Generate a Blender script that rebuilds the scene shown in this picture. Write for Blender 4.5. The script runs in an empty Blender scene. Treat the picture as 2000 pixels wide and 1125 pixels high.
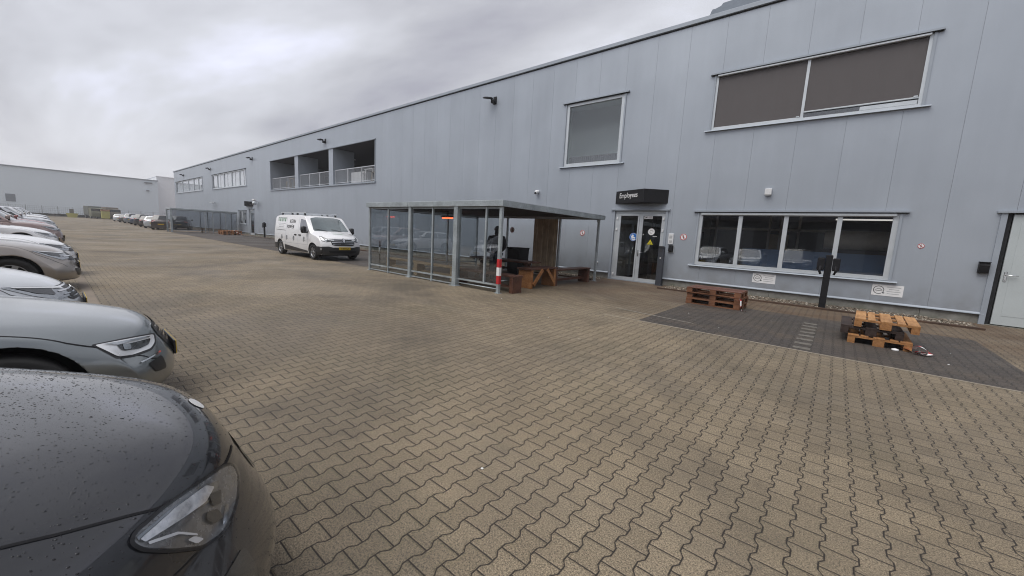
import bpy, bmesh, math, random
from mathutils import Vector, Matrix
from mathutils.bvhtree import BVHTree
from mathutils.geometry import delaunay_2d_cdt

R = math.radians
sc = bpy.context.scene
COL = sc.collection
rnd = random.Random(7)

# ------------------------------------------------------------------ camera
CAMH = 1.55
def cam_axes():
    x, y, z = 0.13669081, 0.05359922, 0.69075907
    cx, sx, cy, sy, cz, sz = math.cos(x), math.sin(x), math.cos(y), math.sin(y), math.cos(z), math.sin(z)
    B = Matrix(((1, 0, 0), (0, 0, -1), (0, 1, 0)))
    yaw = Matrix(((cz, sz, 0), (-sz, cz, 0), (0, 0, 1)))
    P = Matrix(((1, 0, 0), (0, cx, -sx), (0, sx, cx)))
    Ro = Matrix(((cy, -sy, 0), (sy, cy, 0), (0, 0, 1)))
    return Ro @ P @ B @ yaw
CM = cam_axes()
FPX = 757.22
cd = bpy.data.cameras.new('camera')
cam = bpy.data.objects.new('camera', cd)
COL.objects.link(cam)
r0, r1, r2 = CM.row[0], CM.row[1], CM.row[2]
m = Matrix((( r0[0], -r1[0], -r2[0], 0), (r0[1], -r1[1], -r2[1], 0), (r0[2], -r1[2], -r2[2], CAMH), (0, 0, 0, 1)))
cam.matrix_world = m
cd.sensor_width = 36
cd.lens = 36 * FPX / 2000
cd.clip_start = 0.05
cd.clip_end = 2000
sc.camera = cam
def pixdir(px, py):
    return (CM.transposed() @ Vector(((px - 1000) / FPX, (py - 562.5) / FPX, 1))).normalized()

# ------------------------------------------------------------------ world, sun, exposure
HAZE = 0.0012       # density of the damp air
SUN_EL, SUN_AZ = R(62), R(200)      # azimuth measured clockwise from +Y
world = bpy.data.worlds.new('World')
sc.world = world
world.use_nodes = True
def build_world():
    nt = world.node_tree
    nt.nodes.clear()
    N = nt.nodes.new
    L = nt.links.new
    out = N('ShaderNodeOutputWorld'); bg = N('ShaderNodeBackground')
    bg.inputs['Strength'].default_value = 0.10
    L(bg.outputs[0], out.inputs[0])
    sky = N('ShaderNodeTexSky'); sky.sky_type = 'NISHITA'; sky.sun_disc = False
    sky.sun_elevation = SUN_EL; sky.sun_rotation = SUN_AZ
    sky.air_density = 1.0; sky.dust_density = 4.0
    tc = N('ShaderNodeTexCoord'); sp = N('ShaderNodeSeparateXYZ')
    L(tc.outputs['Generated'], sp.inputs[0])
    def math_(op, a, b=None, c=None):
        n = N('ShaderNodeMath'); n.operation = op
        for i, v in enumerate((a, b, c)):
            if v is None: continue
            if isinstance(v, (int, float)): n.inputs[i].default_value = v
            else: L(v, n.inputs[i])
        return n.outputs[0]
    zz = math_('ADD', math_('MAXIMUM', sp.outputs[2], 0.0), 0.16)
    u = math_('DIVIDE', sp.outputs[0], zz); v = math_('DIVIDE', sp.outputs[1], zz)
    cb = N('ShaderNodeCombineXYZ'); L(u, cb.inputs[0]); L(v, cb.inputs[1])
    mp = N('ShaderNodeMapping'); L(cb.outputs[0], mp.inputs[0])
    mp.inputs['Rotation'].default_value = (0, 0, R(-62)); mp.inputs['Scale'].default_value = (0.40, 0.80, 1); mp.inputs['Location'].default_value = (0.35, 1.9, 0)
    n1 = N('ShaderNodeTexNoise'); n1.inputs['Scale'].default_value = 1.0; n1.inputs['Detail'].default_value = 6; n1.inputs['Roughness'].default_value = .53; n1.inputs['Distortion'].default_value = .35
    L(mp.outputs[0], n1.inputs['Vector'])
    rp = N('ShaderNodeValToRGB'); L(n1.outputs[0], rp.inputs[0])
    el = rp.color_ramp.elements
    el[0].position = .38; el[0].color = (3.25, 3.25, 3.7, 1)
    el[1].position = .65; el[1].color = (7.6, 7.8, 9.3, 1)
    e = el.new(.47); e.color = (4.4, 4.45, 4.8, 1)
    e = el.new(.55); e.color = (5.5, 5.6, 6.05, 1)
    # the cloud base is paler towards the horizon
    hz = N('ShaderNodeMapRange'); L(sp.outputs[2], hz.inputs[0])
    hz.inputs[1].default_value = 0.0; hz.inputs[2].default_value = .20; hz.inputs[3].default_value = .80; hz.inputs[4].default_value = 0.0
    mh = N('ShaderNodeMix'); mh.data_type = 'RGBA'; L(hz.outputs[0], mh.inputs[0]); L(rp.outputs[0], mh.inputs[6]); mh.inputs[7].default_value = (6.7, 6.7, 7.05, 1)
    mx = N('ShaderNodeMix'); mx.data_type = 'RGBA'; mx.inputs[0].default_value = .93
    L(sky.outputs[0], mx.inputs[6]); L(mh.outputs[2], mx.inputs[7])
    L(mx.outputs[2], bg.inputs['Color'])
build_world()
sd = bpy.data.lights.new('sun', 'SUN'); sd.energy = 1.75; sd.angle = R(50); sd.color = (1, .97, .93)
sun = bpy.data.objects.new('sun', sd); COL.objects.link(sun)
dsun = Vector((math.sin(SUN_AZ) * math.cos(SUN_EL), math.cos(SUN_AZ) * math.cos(SUN_EL), math.sin(SUN_EL)))
sun.rotation_euler = dsun.to_track_quat('Z', 'Y').to_euler()
sc.view_settings.view_transform = 'Standard'
sc.view_settings.look = 'None'
sc.view_settings.exposure = 0.46
sc.view_settings.gamma = 1.0
sc.view_settings.use_curve_mapping = False
sc.cycles.max_bounces = 8
sc.cycles.transparent_max_bounces = 16
sc.cycles.use_denoising = True
sc.cycles.filter_width = 1.05
sc.cycles.caustics_reflective = False
sc.cycles.caustics_refractive = False
sc.cycles.sample_clamp_indirect = 6

# ------------------------------------------------------------------ material helpers
MATS = {}
class NT:
    """tiny node expression helper"""
    def __init__(s, name):
        s.mat = bpy.data.materials.new(name); s.mat.use_nodes = True
        s.t = s.mat.node_tree; s.t.nodes.clear()
        s.out = s.t.nodes.new('ShaderNodeOutputMaterial')
    def n(s, t): return s.t.nodes.new(t)
    def l(s, a, b): s.t.links.new(a, b)
    def put(s, sock, v):
        if isinstance(v, bpy.types.NodeSocket): s.l(v, sock)
        elif isinstance(v, (tuple, list)) and len(v) == 3 and sock.type == 'RGBA': sock.default_value = (*v, 1)
        else: sock.default_value = v
    def m(s, op, a, b=None, c=None, clamp=False):
        k = s.n('ShaderNodeMath'); k.operation = op; k.use_clamp = clamp
        for i, v in enumerate((a, b, c)):
            if v is not None: s.put(k.inputs[i], v)
        return k.outputs[0]
    def mix(s, f, a, b, mode='MIX'):
        k = s.n('ShaderNodeMix'); k.data_type = 'RGBA'; k.blend_type = mode
        s.put(k.inputs[0], f); s.put(k.inputs[6], a); s.put(k.inputs[7], b)
        return k.outputs[2]
    def noise(s, vec, scale, detail=3, rough=.5, dist=0.0):
        k = s.n('ShaderNodeTexNoise'); s.l(vec, k.inputs['Vector'])
        k.inputs['Scale'].default_value = scale; k.inputs['Detail'].default_value = detail
        k.inputs['Roughness'].default_value = rough; k.inputs['Distortion'].default_value = dist
        return k.outputs[0]
    def ramp(s, f, a, b, lo=0.0, hi=1.0):
        k = s.n('ShaderNodeMapRange'); s.put(k.inputs[0], f)
        k.inputs[1].default_value = a; k.inputs[2].default_value = b; k.inputs[3].default_value = lo; k.inputs[4].default_value = hi
        return k.outputs[0]
    def pos(s): return s.n('ShaderNodeNewGeometry').outputs['Position']
    def obj(s): return s.n('ShaderNodeTexCoord').outputs['Object']
    def scaled(s, vec, sc_):
        k = s.n('ShaderNodeVectorMath'); k.operation = 'MULTIPLY'; s.l(vec, k.inputs[0]); k.inputs[1].default_value = sc_
        return k.outputs[0]
    def sep(s, vec):
        k = s.n('ShaderNodeSeparateXYZ'); s.l(vec, k.inputs[0]); return k.outputs
    def bump(s, h, strength=.3, dist=.01):
        k = s.n('ShaderNodeBump'); s.put(k.inputs['Height'], h); k.inputs['Strength'].default_value = strength; k.inputs['Distance'].default_value = dist
        return k.outputs[0]
    def bsdf(s, col, rough=.5, metal=0.0, normal=None, **kw):
        k = s.n('ShaderNodeBsdfPrincipled')
        s.put(k.inputs['Base Color'], col); s.put(k.inputs['Roughness'], rough); s.put(k.inputs['Metallic'], metal)
        if normal is not None: s.l(normal, k.inputs['Normal'])
        for kk, v in kw.items(): s.put(k.inputs[kk.replace('_', ' ')], v)
        s.l(k.outputs[0], s.out.inputs[0])
        return k
def simple(name, col, rough=.5, metal=0.0, var=.12, scale=6.0, bump=0.0, **kw):
    """plain surface with a little tonal wear so that nothing is dead flat"""
    if name in MATS: return MATS[name]
    t = NT(name)
    p = t.obj()
    n = t.noise(p, scale, 5, .6)
    f = t.ramp(n, .25, .75, 1 - var, 1 + var)
    c = t.mix(1.0, col, (1, 1, 1), 'MULTIPLY')
    mul = t.n('ShaderNodeVectorMath'); mul.operation = 'SCALE'; mul.inputs[0].default_value = col; t.l(f, mul.inputs['Scale'])
    rr = t.ramp(n, .2, .8, max(.02, rough - .06), min(1, rough + .08))
    nm = t.bump(t.noise(p, scale * 9, 3), bump, .004) if bump else None
    t.bsdf(mul.outputs[0], rr, metal, nm, **kw)
    MATS[name] = t.mat
    return t.mat
def paint(name, col, metal=.0, coat=1.0, rough=.35):
    if name in MATS: return MATS[name]
    t = NT(name)
    p = t.obj()
    d = t.noise(p, 3.0, 6, .65)
    dirt = t.ramp(d, .40, .8, 0, .07)
    z = t.sep(p)[2]
    low = t.m('MULTIPLY', t.ramp(z, .15, .75, .5, 0.0), t.ramp(d, .3, .7, .4, 1.0))
    c = t.mix(t.m('MAXIMUM', dirt, low, clamp=True), col, (.16, .145, .125))
    fl = t.noise(p, 900, 1)
    t.bsdf(c, rough, metal, None, Coat_Weight=coat, Coat_Roughness=t.ramp(d, .3, .8, .02, .10))
    MATS[name] = t.mat
    return t.mat
def glass(name, tint=(.8, .84, .85), refl=1.0, ior=1.5, extra=0.0, rough=.0):
    """thin glazing: what is behind shows through a tint, the surroundings mirror by Fresnel"""
    if name in MATS: return MATS[name]
    t = NT(name)
    ge = t.n('ShaderNodeNewGeometry'); dt = t.n('ShaderNodeVectorMath'); dt.operation = 'DOT_PRODUCT'
    t.l(ge.outputs['Incoming'], dt.inputs[0]); t.l(ge.outputs['Normal'], dt.inputs[1])
    f0 = ((ior - 1) / (ior + 1)) ** 2
    fres = t.m('ADD', t.m('MULTIPLY', t.m('POWER', t.m('SUBTRACT', 1.0, t.m('ABSOLUTE', dt.outputs['Value']), None, True), 5.0), 1 - f0), f0)
    tr = t.n('ShaderNodeBsdfTransparent'); tr.inputs[0].default_value = (*tint, 1)
    gl = t.n('ShaderNodeBsdfGlossy'); gl.inputs['Roughness'].default_value = rough; gl.inputs[0].default_value = (.95, .97, 1, 1)
    f = t.m('ADD', t.m('MULTIPLY', fres, refl), extra, clamp=True)
    mx = t.n('ShaderNodeMixShader'); t.l(f, mx.inputs[0]); t.l(tr.outputs[0], mx.inputs[1]); t.l(gl.outputs[0], mx.inputs[2])
    t.l(mx.outputs[0], t.out.inputs[0])
    MATS[name] = t.mat
    return t.mat
def emis(name, col, s):
    if name in MATS: return MATS[name]
    t = NT(name); e = t.n('ShaderNodeEmission'); e.inputs[0].default_value = (*col, 1); e.inputs[1].default_value = s
    t.l(e.outputs[0], t.out.inputs[0]); MATS[name] = t.mat
    return t.mat

def paver_mat(name, base_a, base_b, joint, W=.136, Ln=.181, A=.0112, stain=True, moss=.35):
    """double-T interlocking pavers: straight joints along X, stepped joints along Y"""
    t = NT(name)
    P = t.pos(); x, y, z = t.sep(P)
    wob = t.noise(P, 1.3, 2)
    wx = t.m('MULTIPLY', t.m('SUBTRACT', wob, .5), .02)
    wob2 = t.noise(t.scaled(P, (.9, 1.1, 1)), 2.1, 2)
    wy = t.m('MULTIPLY', t.m('SUBTRACT', wob2, .5), .02)
    xs = t.m('DIVIDE', t.m('ADD', x, wx), W); ys = t.m('DIVIDE', t.m('ADD', y, wy), Ln)
    b = t.m('ROUND', xs)
    par = t.m('SUBTRACT', 1.0, t.m('MULTIPLY', t.m('FLOORED_MODULO', b, 2.0), 2.0))      # +1 / -1
    tri = t.m('PINGPONG', t.m('ADD', ys, 100.5), .5)      # 0..0.5, period 1
    s = t.m('SUBTRACT', t.m('MULTIPLY', tri, 4.0), 1.0)                                # -1..1
    s = t.m('MAXIMUM', t.m('MINIMUM', t.m('MULTIPLY', s, 2.9), 1.0), -1.0)
    off = t.m('SUBTRACT', t.m('SUBTRACT', xs, b), t.m('MULTIPLY', t.m('MULTIPLY', par, s), A / W))
    d1 = t.m('MULTIPLY', t.m('ABSOLUTE', off), W)
    k = t.m('ADD', b, t.m('SUBTRACT', t.m('GREATER_THAN', off, 0.0), 1.0))
    kpar = t.m('FLOORED_MODULO', k, 2.0)
    ph = t.m('MULTIPLY', t.m('SUBTRACT', 1.0, kpar), .5)
    yy = t.m('ADD', ys, t.m('ADD', ph, .0))
    fr = t.m('SUBTRACT', yy, t.m('ROUND', yy))
    d2 = t.m('MULTIPLY', t.m('ABSOLUTE', fr), Ln)
    idy = t.m('FLOOR', yy)
    cb = t.n('ShaderNodeCombineXYZ'); t.l(k, cb.inputs[0]); t.l(t.m('ROUND', yy), cb.inputs[1])
    cb2 = t.n('ShaderNodeCombineXYZ'); t.l(k, cb2.inputs[0]); t.l(idy, cb2.inputs[1])
    wn = t.n('ShaderNodeTexWhiteNoise'); wn.noise_dimensions = '2D'; t.l(cb2.outputs[0], wn.inputs[0])
    d = t.m('MINIMUM', d1, t.m('ADD', d2, .0002))
    rag = t.m('MULTIPLY', t.m('SUBTRACT', t.noise(P, 60, 2), .5), .004)
    dj = t.m('ADD', d, rag)
    jm = t.ramp(dj, .0022, .0058, 1.0, 0.0)
    chamf = t.ramp(dj, .003, .012, 0.0, 1.0)
    grain = t.noise(P, 210, 2, .9)
    grain2 = t.noise(P, 95, 2, .6)
    g = t.m('ADD', t.ramp(grain, .40, .60, -.55, .62), t.ramp(grain2, .38, .62, -.38, .40))
    tone = t.m('ADD', t.m('MULTIPLY', wn.outputs[0], .42), t.m('MULTIPLY', t.noise(P, .55, 4, .6), .75), clamp=True)
    c = t.mix(tone, base_a, base_b)
    k2 = t.n('ShaderNodeVectorMath'); k2.operation = 'SCALE'; t.l(c, k2.inputs[0]); t.l(t.m('ADD', 1.0, t.m('MULTIPLY', g, 1.05)), k2.inputs['Scale'])
    c = k2.outputs[0]
    if stain:
        big = t.noise(P, .27, 6, .66, .5)
        dk = t.ramp(big, .45, .64, 0.0, .62)
        c = t.mix(dk, c, (.055, .046, .036))
        lanes = t.noise(t.scaled(P, (.05, .9, 1)), 1.0, 3, .5)
        c = t.mix(t.ramp(lanes, .5, .75, 0.0, .25), c, (.24, .21, .165))
        # soil and leaf tannin washed against the building
        near = t.m('MULTIPLY', t.ramp(y, 7.5, 12.2, 0.0, .85), t.ramp(t.noise(P, .8, 4), .3, .65, .35, 1.0))
        c = t.mix(near, c, (.088, .048, .025))
    else:
        c = t.mix(t.ramp(t.noise(P, 1.1, 6, .7), .48, .70, 0.0, .55), c, (.115, .085, .058))
    gm = t.m('MULTIPLY', t.ramp(t.noise(P, .7, 4, .6), .5, .75, 0.0, moss), t.ramp(dj, .0, .03, 1.0, .15))
    c = t.mix(gm, c, (.085, .088, .035))
    sunk = t.noise(P, 3.2, 5, .7)
    c = t.mix(t.ramp(sunk, .56, .72, 0.0, .38), c, (.060, .050, .040))
    c = t.mix(jm, c, joint)
    spk = t.noise(P, 420, 1)
    c = t.mix(t.ramp(spk, .70, .76, 0.0, .55), c, (.55, .52, .46))
    h = t.m('ADD', t.m('MULTIPLY', chamf, 1.0), t.m('MULTIPLY', grain, .22))
    h = t.m('ADD', h, t.m('MULTIPLY', wn.outputs[0], .25))
    nm = t.bump(h, .55, .008)
    rgh = t.ramp(t.noise(P, .4, 3), .35, .7, .55, .85)
    t.bsdf(c, rgh, 0.0, nm)
    return t.mat
def galv_mat(name, base=(.36, .41, .43)):
    t = NT(name)
    p = t.pos()
    v = t.n('ShaderNodeTexVoronoi'); v.inputs['Scale'].default_value = 26; t.l(p, v.inputs['Vector'])
    n = t.noise(p, 2.5, 5, .65)
    k = t.n('ShaderNodeVectorMath'); k.operation = 'SCALE'; k.inputs[0].default_value = base
    t.l(t.m('ADD', t.ramp(n, .3, .7, .72, 1.12), t.m('MULTIPLY', t.m('SUBTRACT', v.outputs['Distance'], .4), .25)), k.inputs['Scale'])
    t.bsdf(k.outputs[0], t.ramp(n, .3, .7, .42, .62), .55)
    return t.mat
def wood_mat(name, a, b, axis=0, rough=.7):
    t = NT(name)
    p = t.obj()
    sc_ = [14, 14, 14]; sc_[axis] = 1.2
    n = t.noise(t.scaled(p, tuple(sc_)), 2.2, 6, .65, .6)
    n2 = t.noise(p, 3.0, 3)
    f = t.m('ADD', t.m('MULTIPLY', n, .8), t.m('MULTIPLY', t.m('SUBTRACT', n2, .5), .7), clamp=True)
    c = t.mix(t.ramp(f, .25, .65), a, b)
    t.bsdf(c, rough, 0, t.bump(n, .35, .006))
    return t.mat
def facade_mat(name, col):
    t = NT(name)
    p = t.pos(); x, y, z = t.sep(p)
    run = t.noise(t.scaled(p, (2.2, 2.2, .10)), 1.0, 5, .6)
    blot = t.noise(p, .35, 4, .6)
    pid = t.n('ShaderNodeTexWhiteNoise'); pid.noise_dimensions = '1D'
    t.l(t.m('FLOOR', t.m('DIVIDE', t.m('ADD', x, .275), 1.108)), pid.inputs['W'])
    f = t.m('ADD', t.m('ADD', t.ramp(run, .3, .7, -.035, .035), t.ramp(blot, .3, .7, -.06, .06)), t.ramp(pid.outputs[0], 0, 1, -.02, .02))
    splash = t.m('MULTIPLY', t.ramp(z, .25, 1.0, .35, 0.0), t.ramp(t.noise(p, 3, 4), .35, .7))
    k = t.n('ShaderNodeVectorMath'); k.operation = 'SCALE'; k.inputs[0].default_value = col; t.l(t.m('ADD', 1.0, f), k.inputs['Scale'])
    c = t.mix(splash, k.outputs[0], (.17, .15, .13))
    nm = t.bump(t.noise(t.scaled(p, (3, 3, .6)), .8, 2), .14, .03)
    t.bsdf(c, t.ramp(blot, .3, .7, .34, .46), .25, nm)
    return t.mat
def plinth_mat():
    t = NT('plinth_concrete')
    p = t.pos(); z = t.sep(p)[2]
    n = t.noise(p, 4, 6, .65)
    c = t.mix(t.ramp(n, .3, .7), (.20, .19, .17), (.36, .35, .32))
    c = t.mix(t.m('MULTIPLY', t.ramp(z, 0, .2, .8, .1), t.ramp(t.noise(p, 2.3, 4), .35, .65)), c, (.10, .11, .065))
    t.bsdf(c, .85, 0, t.bump(t.noise(p, 60, 3), .3, .004))
    return t.mat

M_PAVE = paver_mat('paving', (.146, .115, .075), (.240, .193, .130), (.018, .013, .009))
M_DARKPAVE = paver_mat('dark_paving', (.040, .033, .028), (.068, .057, .049), (.014, .012, .010), stain=False, moss=.12)
M_GALV = galv_mat('galvanised_steel', (.45, .50, .52))
M_FACADE = facade_mat('metal_cladding', (.398, .438, .490))
M_PLINTH = plinth_mat()
M_TRIM = simple('grey_aluminium_trim', (.34, .38, .43), .55, .1, .08, 2.0)
M_FRAME = simple('aluminium_window_frame', (.60, .64, .67), .36, .3, .08, 3.0)
M_DARK = simple('black_powder_coat', (.012, .012, .014), .62, 0, .25, 5, Specular_IOR_Level=.25)
M_SHADESEAL = simple('black_shadow_line_and_seal', (.015, .016, .018), .8, 0, .1)  # near-black colour stands in for the shadow lines under flashings
M_SHADOWGAP = simple('dark_gasket', (.26, .285, .325), .8, 0, .1)
M_WHITE = simple('white_plastic', (.72, .73, .74), .45, 0, .06, 9)
M_RED = simple('red_enamel', (.50, .02, .025), .5, 0, .12, 9)
M_RUBBER = simple('tyre_rubber', (.018, .018, .018), .82, 0, .25, 30)
M_RIM = simple('alloy_rim', (.42, .43, .45), .3, .85, .1, 10)
M_CHROME = simple('chrome', (.78, .79, .80), .10, 1.0, .05, 10)
M_BLACKTRIM = simple('black_car_trim', (.018, .018, .020), .38, 0, .2, 12)
M_CARGLASS = simple('car_window_glass', (.018, .022, .025), .04, 0, .1, 2, Coat_Weight=1.0, Coat_Roughness=.01)
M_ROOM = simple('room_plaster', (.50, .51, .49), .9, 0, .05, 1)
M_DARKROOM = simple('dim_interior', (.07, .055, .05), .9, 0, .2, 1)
M_INNER = simple('dark_car_interior', (.02, .02, .022), .8, 0, .2, 3)
G_WIN = glass('window_glass', (.955, .965, .97), 2.0, 1.5, .015)
G_SHEL = glass('tinted_shelter_glass', (.82, .84, .85), 1.6, 1.5, .01)
G_LAMP = glass('headlight_cover', (.92, .93, .95), 1.0, 1.5, .0)

# ------------------------------------------------------------------ mesh builder
class MB:
    def __init__(s): s.bm = bmesh.new(); s.mats = []
    def mi(s, mat):
        if mat is None: return 0
        if mat not in s.mats: s.mats.append(mat)
        return s.mats.index(mat)
    def face(s, pts, mat=None):
        try:
            f = s.bm.faces.new([s.bm.verts.new(p) for p in pts]); f.material_index = s.mi(mat); return f
        except ValueError: return None
    def box(s, x0, x1, y0, y1, z0, z1, mat=None, bevel=0.0, M=None):
        ps = [(x0, y0, z0), (x1, y0, z0), (x1, y1, z0), (x0, y1, z0), (x0, y0, z1), (x1, y0, z1), (x1, y1, z1), (x0, y1, z1)]
        vs = [s.bm.verts.new((M @ Vector(p)) if M else p) for p in ps]
        fs = [s.bm.faces.new([vs[i] for i in q]) for q in ((0, 3, 2, 1), (4, 5, 6, 7), (0, 1, 5, 4), (1, 2, 6, 5), (2, 3, 7, 6), (3, 0, 4, 7))]
        k = s.mi(mat)
        for f in fs: f.material_index = k
        if bevel:
            es = list({e for f in fs for e in f.edges})
            r = bmesh.ops.bevel(s.bm, geom=es, offset=bevel, segments=1, affect='EDGES', profile=.5)
            for f in r['faces']: f.material_index = k
        return s
    def bar(s, a, b, w, h=None, mat=None, up=(0, 0, 1)):
        """rectangular bar between two points"""
        a, b = Vector(a), Vector(b); h = h or w
        d = (b - a); L = d.length
        if L < 1e-6: return s
        d.normalize(); up = Vector(up)
        if abs(d.dot(up)) > .98: up = Vector((0, 1, 0))
        r = d.cross(up).normalized(); u = r.cross(d)
        M = Matrix(((r[0], d[0], u[0], a[0]), (r[1], d[1], u[1], a[1]), (r[2], d[2], u[2], a[2]), (0, 0, 0, 1)))
        return s.box(-w / 2, w / 2, 0, L, -h / 2, h / 2, mat, 0, M)
    def tube(s, pts, r, n=10, mat=None, cap=True):
        pts = [Vector(p) for p in pts]
        rs = r if isinstance(r, (list, tuple)) else [r] * len(pts)
        rings = []
        for i, p in enumerate(pts):
            d = (pts[min(i + 1, len(pts) - 1)] - pts[max(i - 1, 0)]).normalized()
            up = Vector((0, 0, 1)) if abs(d.z) < .9 else Vector((0, 1, 0))
            a = d.cross(up).normalized(); b = a.cross(d)
            rings.append([s.bm.verts.new(p + (a * math.cos(q) + b * math.sin(q)) * rs[i]) for q in [2 * math.pi * k / n for k in range(n)]])
        k_ = s.mi(mat)
        for i in range(len(rings) - 1):
            for k in range(n):
                f = s.bm.faces.new((rings[i][k], rings[i][(k + 1) % n], rings[i + 1][(k + 1) % n], rings[i + 1][k])); f.material_index = k_; f.smooth = True
        if cap:
            f = s.bm.faces.new(list(reversed(rings[0]))); f.material_index = k_
            f = s.bm.faces.new(rings[-1]); f.material_index = k_
        return s
    def lathe(s, prof, axis='Z', c=(0, 0, 0), n=24, mat=None, close=False):
        """prof: list of (radius, along)"""
        c = Vector(c); rings = []
        for r_, h in prof:
            ring = []
            for k in range(n):
                q = 2 * math.pi * k / n; u, v = r_ * math.cos(q), r_ * math.sin(q)
                p = (u, v, h) if axis == 'Z' else (h, u, v) if axis == 'X' else (v, h, u)
                ring.append(s.bm.verts.new(c + Vector(p)))
            rings.append(ring)
        k_ = s.mi(mat)
        pairs = list(zip(rings[:-1], rings[1:]))
        if close: pairs.append((rings[-1], rings[0]))
        for a, b in pairs:
            for k in range(n):
                f = s.bm.faces.new((a[k], a[(k + 1) % n], b[(k + 1) % n], b[k])); f.material_index = k_; f.smooth = True
        if not close:
            for ring, rev in ((rings[0], True), (rings[-1], False)):
                f = s.bm.faces.new(list(reversed(ring)) if rev else ring); f.material_index = k_
        return s
    def prism(s, poly, axis, a, b, mat=None):
        """extrude a 2D polygon along an axis; poly in the other two coordinates"""
        def P(u, v, w): return {'X': (w, u, v), 'Y': (u, w, v), 'Z': (u, v, w)}[axis]
        va = [s.bm.verts.new(P(u, v, a)) for u, v in poly]; vb = [s.bm.verts.new(P(u, v, b)) for u, v in poly]
        n = len(poly); k_ = s.mi(mat); fs = [s.bm.faces.new(va), s.bm.faces.new(list(reversed(vb)))]
        for i in range(n): fs.append(s.bm.faces.new((va[i], vb[i], vb[(i + 1) % n], va[(i + 1) % n])))
        for f in fs: f.material_index = k_
        return s
    def build(s, name, mat=None, parent=None, smooth=False, loc=None):
        bmesh.ops.recalc_face_normals(s.bm, faces=s.bm.faces[:])
        me = bpy.data.meshes.new(name); s.bm.to_mesh(me); s.bm.free()
        for mm in (s.mats or [mat]): me.materials.append(mm)
        if smooth:
            for p in me.polygons: p.use_smooth = True
        o = bpy.data.objects.new(name, me); COL.objects.link(o)
        if parent: o.parent = parent
        if loc: o.location = loc
        return o
def tag(o, label, cat, group=None):
    o['label'] = label; o['category'] = cat
    if group: o['group'] = group
    return o
def kind(o, k): o['kind'] = k; return o
def thing(name, label, cat, loc=(0, 0, 0), rz=0, group=None):
    o = bpy.data.objects.new(name, None); COL.objects.link(o)
    o.empty_display_size = .2
    o.location = loc; o.rotation_euler = (0, 0, rz)
    return tag(o, label, cat, group)
def dup(root, loc, rz, label, group=None):
    r = root.copy(); COL.objects.link(r); r.location = loc; r.rotation_euler = (0, 0, rz); r['label'] = label
    if group: r['group'] = group
    def rec(src, dst):
        for ch in list(src.children):
            c = ch.copy(); COL.objects.link(c); c.parent = dst
            rec(ch, c)
    rec(root, r)
    return r
def text_mesh(body, size, name, mat, parent=None, mw=None, extrude=.002, align='LEFT', sx=1.0):
    cu = bpy.data.curves.new(name, 'FONT'); cu.body = body; cu.size = size; cu.extrude = extrude; cu.align_x = align; cu.resolution_u = 3
    tmp = bpy.data.objects.new(name, cu); COL.objects.link(tmp)
    bpy.context.view_layer.update()
    me = bpy.data.meshes.new_from_object(tmp.evaluated_get(bpy.context.evaluated_depsgraph_get()))
    bpy.data.objects.remove(tmp); bpy.data.curves.remove(cu)
    me.materials.clear(); me.materials.append(mat)
    if sx != 1.0: me.transform(Matrix.Diagonal((sx, 1, 1, 1)))
    o = bpy.data.objects.new(name, me); COL.objects.link(o)
    if mw is not None: me.transform(mw)
    if parent: o.parent = parent
    return o
def evaluated_mesh(o):
    bpy.context.view_layer.update()
    dg = bpy.context.evaluated_depsgraph_get()
    me = bpy.data.meshes.new_from_object(o.evaluated_get(dg))
    return me
# face-the-yard frame: text and flat marks on a wall looking towards -Y
def wall_frame(x, y, z): return Matrix(((1, 0, 0, x), (0, 0, -1, y), (0, 1, 0, z), (0, 0, 0, 1)))
# ------------------------------------------------------------------ ground
D = 14.48           # facade plane
def sheet(name, x0, x1, y0, y1, z, mat, nx=1, ny=1):
    b = MB()
    for i in range(nx):
        for j in range(ny):
            xa, xb = x0 + (x1 - x0) * i / nx, x0 + (x1 - x0) * (i + 1) / nx
            ya, yb = y0 + (y1 - y0) * j / ny, y0 + (y1 - y0) * (j + 1) / ny
            b.face([(xa, ya, z), (xb, ya, z), (xb, yb, z), (xa, yb, z)])
    return b.build(name, mat)
kind(sheet('ground', -700, 500, -500, 700, 0, M_PAVE), 'structure')
tag_ = kind(sheet('parking_bay_paving', -2.86, 2.24, 7.44, 11.35, .004, M_DARKPAVE), 'structure')
kind(sheet('parking_bay_paving', -53.6, -14.2, 7.95, 13.15, .004, M_DARKPAVE), 'structure')
M_EDGE = simple('pale_concrete_edging', (.30, .265, .21), .85, 0, .2, 8, .3)
kind(sheet('edging_strip', -3.6, 9.0, 7.385, 7.435, .004, M_EDGE), 'structure')
kind(sheet('edging_strip', -120, -1.0, .39, .52, .004, simple('edging_brown', (.20, .165, .13), .85, 0, .2, 3)), 'structure')
b = MB()
y = 7.55
while y < 10.6:
    b.box(-.36 - .012 * rnd.random(), -.14 + .012 * rnd.random(), y, y + .16, .004, .009)
    y += .386
kind(b.build('bay_dividing_line', simple('worn_line_stone', (.135, .125, .108), .85, 0, .4, 14, .2)), 'structure')
# worn pale dashes in front of the bays
b = MB()
b.face([(-3.75, 8.32, .0085), (-2.0, 8.06, .0085), (-2.0, 8.09, .0085), (-3.75, 8.36, .0085)])
kind(b.build('worn_paint_line', simple('worn_paint', (.30, .28, .24), .8, 0, .35, 30)), 'structure')
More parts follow.
